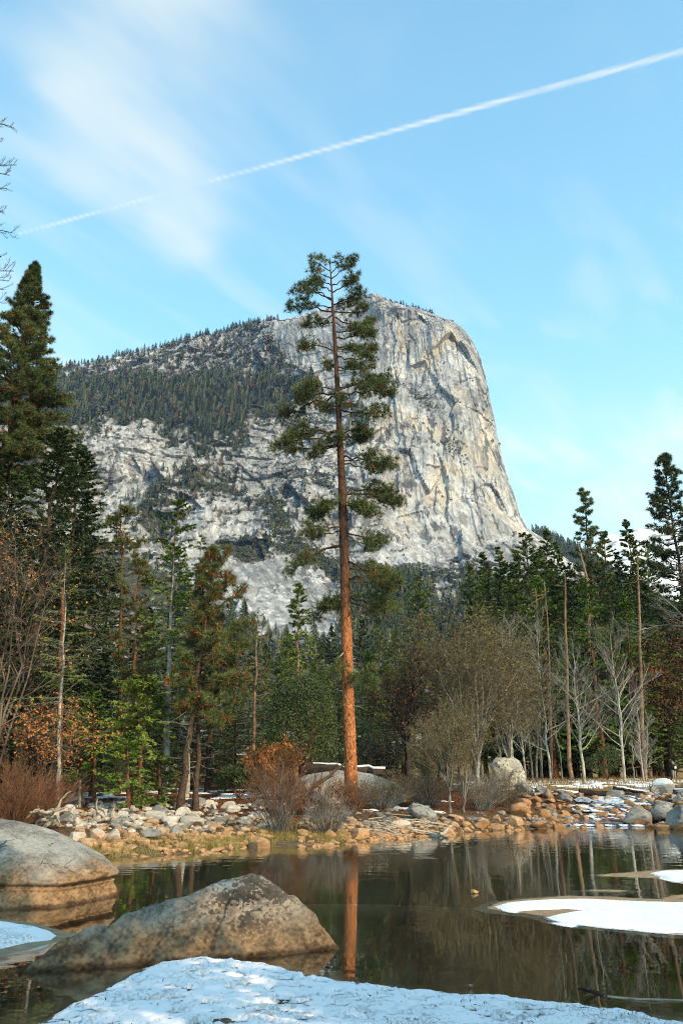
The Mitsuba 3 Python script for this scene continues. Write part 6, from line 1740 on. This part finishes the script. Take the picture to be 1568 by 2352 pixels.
# ice curtain of the little fall at the right
k = add('cascade', 'small frozen white cascade hanging from the log dam', 'waterfall')
for i_ in range(16):
    px = 1478 + i_ * 4.6
    a_, b_ = at(px, 1834 + q.uniform(-1, 2), 55.2), at(px + q.normal(0, 1.5), 1850 + q.uniform(0, 8), 54.3)
    scene[part(k, 'icicle')] = mikit.ply(tubes(chain(a_, b_, 6, q, 0.03)[None], q.uniform(0.04, 0.10) * np.array([[1, 1.1, 0.9, 0.8, 0.6, 0.3]]), 6), 'ice_fall', smooth=True)
for i_, (x0, y0, x1, y1, w) in enumerate(((1335, 1832, 1352, 1840, 0.6), (1404, 1832, 1412, 1846, 0.5), (1420, 1834, 1424, 1846, 0.35), (1372, 1836, 1390, 1842, 0.45))):
    a_, b_ = at(x0, y0, 55.0), at(x1, y1, 53.4)
    t = np.linspace(0, 1, 8)
    X = np.linspace(-w, w, 7)
    V = np.stack([np.stack([a_[0] * (1 - u) + b_[0] * u + X, a_[1] * (1 - u) + b_[1] * u + 0 * X, a_[2] * (1 - u ** 1.7) + b_[2] * u ** 1.7 + 0.05 * q.normal(size=7) - 0.1 * (X / w) ** 2], -1) for u in t]).reshape(-1, 3)
    j = (np.arange(7)[:, None] * 7 + np.arange(6)).reshape(-1, 1)
    k = add('white_water', 'white water spilling between rocks at the head of the rapids', 'water', 'white spills of the rapids')
    scene[k] = mikit.ply((V, np.vstack([j + [0, 1, 8], j + [0, 8, 7]])), 'ice_fall', smooth=True)

# ---------------------------------------------------------------- the walker on the far bank
matte('cloth_dark', (0.02, 0.02, 0.025))
matte('cloth_khaki', (0.30, 0.26, 0.20))
matte('cap_blue', (0.32, 0.38, 0.46))
matte('skin', (0.50, 0.30, 0.22))
matte('paper_white', (0.8, 0.8, 0.78))
import manifold3d as m3


def body(joints, bones, fine=0.03):
    parts_ = []
    for a_, b_ in bones:
        s = [m3.Manifold.sphere(joints[j][1], 20).translate([float(v_) for v_ in joints[j][0]]) for j in (a_, b_)]
        parts_.append(m3.Manifold.batch_hull(s))
    m = m3.Manifold.batch_boolean(parts_, m3.OpType.Add).refine_to_length(fine).to_mesh()
    t = trimesh.Trimesh(m.vert_properties[:, :3], m.tri_verts, process=True)
    trimesh.smoothing.filter_taubin(t, iterations=8)
    return np.array(t.vertices), np.array(t.faces)


J = {'hip': ((0, 0, .93), .125), 'hl': ((-.09, 0, .90), .10), 'hr': ((.09, 0, .90), .10), 'kl': ((-.10, -.02, .50), .062), 'kr': ((.10, -.05, .50), .062), 'al': ((-.10, .02, .10), .045), 'ar': ((.11, 0, .10), .045), 'tl': ((-.12, -.15, .05), .036), 'tr': ((.14, -.17, .05), .036),
     'waist': ((0, 0, 1.08), .125), 'chest': ((0, 0, 1.30), .15), 'sl': ((-.17, 0, 1.40), .075), 'sr': ((.17, 0, 1.40), .075), 'neck': ((0, 0, 1.47), .058), 'head': ((0, -.02, 1.62), .098), 'chin': ((0, -.06, 1.56), .065),
     'el': ((-.24, -.02, 1.13), .050), 'er': ((.22, -.08, 1.14), .050), 'wl': ((-.10, -.24, 1.14), .036), 'wr': ((.10, -.28, 1.16), .036), 'pl': ((-.03, -.28, 1.15), .030), 'pr': ((.05, -.31, 1.17), .030)}
J2 = {**J, 'nose': ((0, -.135, 1.60), .016), 'earl': ((-.098, -.01, 1.61), .018), 'earr': ((.098, -.01, 1.61), .018)}
for s_, x0 in (('l', -.03), ('r', .05)):
    for f_ in range(4):
        J2[f'f{s_}{f_}'] = ((x0 + (.05 if s_ == 'l' else -.05), -.29 - .01 * f_, 1.185 - .02 * f_), .009)
    J2['th' + s_] = ((x0 + (.015 if s_ == 'l' else -.015), -.30, 1.22), .010)
w0 = foot(1549, 82)
w0[2] = hz(w0[0], 82)
Rz = T().translate(w0.tolist()).rotate([0, 0, 1], 18)
k = add('person', 'person in dark jacket, light trousers and pale cap standing on the far right bank', 'person')
fig = body(J2, [('hip', 'hl'), ('hip', 'hr'), ('hip', 'waist'), ('waist', 'chest'), ('chest', 'neck'), ('neck', 'head'), ('head', 'chin'), ('chin', 'nose'), ('head', 'earl'), ('head', 'earr'), ('wl', 'pl'), ('wr', 'pr'), ('chest', 'sl'), ('chest', 'sr'), ('sl', 'el'), ('sr', 'er'), ('el', 'wl'), ('er', 'wr'), ('hl', 'kl'), ('hr', 'kr'), ('kl', 'al'), ('kr', 'ar'), ('al', 'tl'), ('ar', 'tr')] + [(f'p{s_}', f'f{s_}{f_}') for s_ in 'lr' for f_ in range(4)] + [('pl', 'thl'), ('pr', 'thr')], 0.02)
scene[k + '__body'] = mikit.ply(fig, 'skin', smooth=True, to_world=Rz)


def worn(names, grow_, extra=None):
    return {n: (J[n][0], J[n][1] + grow_) for n in names} | (extra or {})


jk = worn(['waist', 'chest', 'sl', 'sr', 'el', 'er', 'wl', 'wr', 'hip'], 0.022, {'neck': ((0, 0, 1.45), .07)})
scene[k + '__jacket'] = mikit.ply(body(jk, [('hip', 'waist'), ('waist', 'chest'), ('chest', 'neck'), ('chest', 'sl'), ('chest', 'sr'), ('sl', 'el'), ('sr', 'er'), ('el', 'wl'), ('er', 'wr')]), 'cloth_dark', smooth=True, to_world=Rz)
tr_ = worn(['hip', 'hl', 'hr', 'kl', 'kr', 'al', 'ar'], 0.018)
scene[k + '__trousers'] = mikit.ply(body(tr_, [('hip', 'hl'), ('hip', 'hr'), ('hl', 'kl'), ('hr', 'kr'), ('kl', 'al'), ('kr', 'ar')]), 'cloth_khaki', smooth=True, to_world=Rz)
sh_ = {'a': ((-.10, .03, .06), .058), 'b': ((-.12, -.15, .045), .048), 'c': ((.11, .01, .06), .058), 'd': ((.14, -.17, .045), .048)}
scene[k + '__shoe'] = mikit.ply(body(sh_, [('a', 'b')]), 'cloth_dark', smooth=True, to_world=Rz)
scene[k + '__shoe_001'] = mikit.ply(body(sh_, [('c', 'd')]), 'cloth_dark', smooth=True, to_world=Rz)
cp_ = {'a': ((0, -.01, 1.67), .103), 'b': ((0, -.02, 1.66), .104), 'c': ((-.05, -.15, 1.665), .018), 'd': ((.05, -.15, 1.665), .018)}
scene[k + '__cap'] = mikit.ply(body(cp_, [('a', 'b'), ('c', 'd'), ('b', 'c'), ('b', 'd')]), 'cap_blue', smooth=True, to_world=Rz)
k = add('paper', 'white folded sheet held by the walker on the far right bank', 'paper')
vs_ = trimesh.creation.box([0.24, 0.012, 0.20])
scene[k] = mikit.ply((vs_.vertices + [0, -0.335, 1.20], vs_.faces), 'paper_white', to_world=Rz)

# ---------------------------------------------------------------- the aircraft at the head of the vapour trail
d = ray(40, 538.5)
c = np.array([0, 0, EYE]) + d / np.linalg.norm(d) * 14000
fwd = unit(-np.cross(np.cross(ray(42, 538), ray(1568, 118)), d))
rt = unit(np.cross(fwd, [0, 0, 1]))
upv = np.cross(rt, fwd)
k = add('airplane', 'tiny white airliner at the head of the vapour trail', 'airplane')
fus = tubes((c + fwd * np.linspace(-19, 19, 9)[:, None])[None], np.array([[0.4, 1.4, 2, 2.1, 2.1, 2.1, 2, 1.4, 0.3]]), 10)
matte('airframe_white', (0.8, 0.8, 0.8))
scene[k + '__fuselage'] = mikit.ply(fus, 'airframe_white', smooth=True)


def slab(pts, th):
    P = np.array(pts, float)
    return np.vstack([P, P + upv * th]), np.array([[0, 2, 1], [0, 3, 2], [4, 5, 6], [4, 6, 7], [0, 1, 5], [0, 5, 4], [1, 2, 6], [1, 6, 5], [2, 3, 7], [2, 7, 6], [3, 0, 4], [3, 4, 7]])


for sgn in (-1, 1):
    scene[part(k, 'wing')] = mikit.ply(slab([c + fwd * 4, c - fwd * 3, c - fwd * 7 + rt * sgn * 17, c - fwd * 5 + rt * sgn * 17], 0.5), 'airframe_white')
    scene[part(k, 'tailplane')] = mikit.ply(slab([c - fwd * 14, c - fwd * 17.5, c - fwd * 19 + rt * sgn * 6, c - fwd * 17.5 + rt * sgn * 6], 0.4), 'airframe_white')
scene[k + '__fin'] = mikit.ply(slab([c - fwd * 13 + rt * -.2, c - fwd * 18 + rt * -.2, c - fwd * 19 + upv * 6, c - fwd * 16.5 + upv * 6], 0.4), 'airframe_white')

# ---------------------------------------------------------------- the wood behind the photographer, which shades the near shore
rng = np.random.default_rng(70)
for i_, (x, y, H, s) in enumerate(((8.8, -1.5, 18, 2.6), (9.8, 2.2, 8.5, 2.2), (12.2, 0.2, 9.5, 2.4), (15.0, -1.2, 11, 2.6), (6.5, -4.5, 16, 3.0), (11.5, 3.8, 7.0, 2.0), (3.5, -6.5, 16, 3.2), (18.0, -1.0, 11, 2.8), (14.6, 2.6, 7.5, 2.2))):
    b = np.array([x, y, float(height(np.array([x]), np.array([y]))[0])])
    k = add('evergreen_oak', 'evergreen oak of the wood behind the photographer', 'tree', 'evergreen oaks behind the photographer')
    scene[k + '__trunk'] = mikit.ply(tubes(chain(b, b + [0, 0, H * 0.8], 6, rng, 0.06)[None], 0.26 * np.linspace(1.2, 0.3, 6)[None], 8), 'bark_dark', smooth=True)
    scene[k + '__crown'] = mikit.ply(leafy(rng, b + [0, 0, H * 0.58], np.array([s, s, H * 0.42]), 9000, 0.30, 110), 'leaves_oak')

# ---------------------------------------------------------------- the thin winter haze of the valley
scene['valley_air'] = {'type': 'homogeneous', 'albedo': {'type': 'rgb', 'value': [0.95, 0.95, 0.95]}, 'sigma_t': {'type': 'rgb', 'value': [0.000025, 0.00004, 0.00007]}}
scene['haze'] = {'type': 'cube', 'to_world': T().translate([0, 2000, 505.0]).scale([6500, 4200, 509]), 'bsdf': {'type': 'null'}, 'interior': {'type': 'ref', 'id': 'valley_air'}}
add('haze', 'thin bluish haze in the valley air', kind='stuff')
scene['camera']['medium'] = {'type': 'ref', 'id': 'valley_air'}
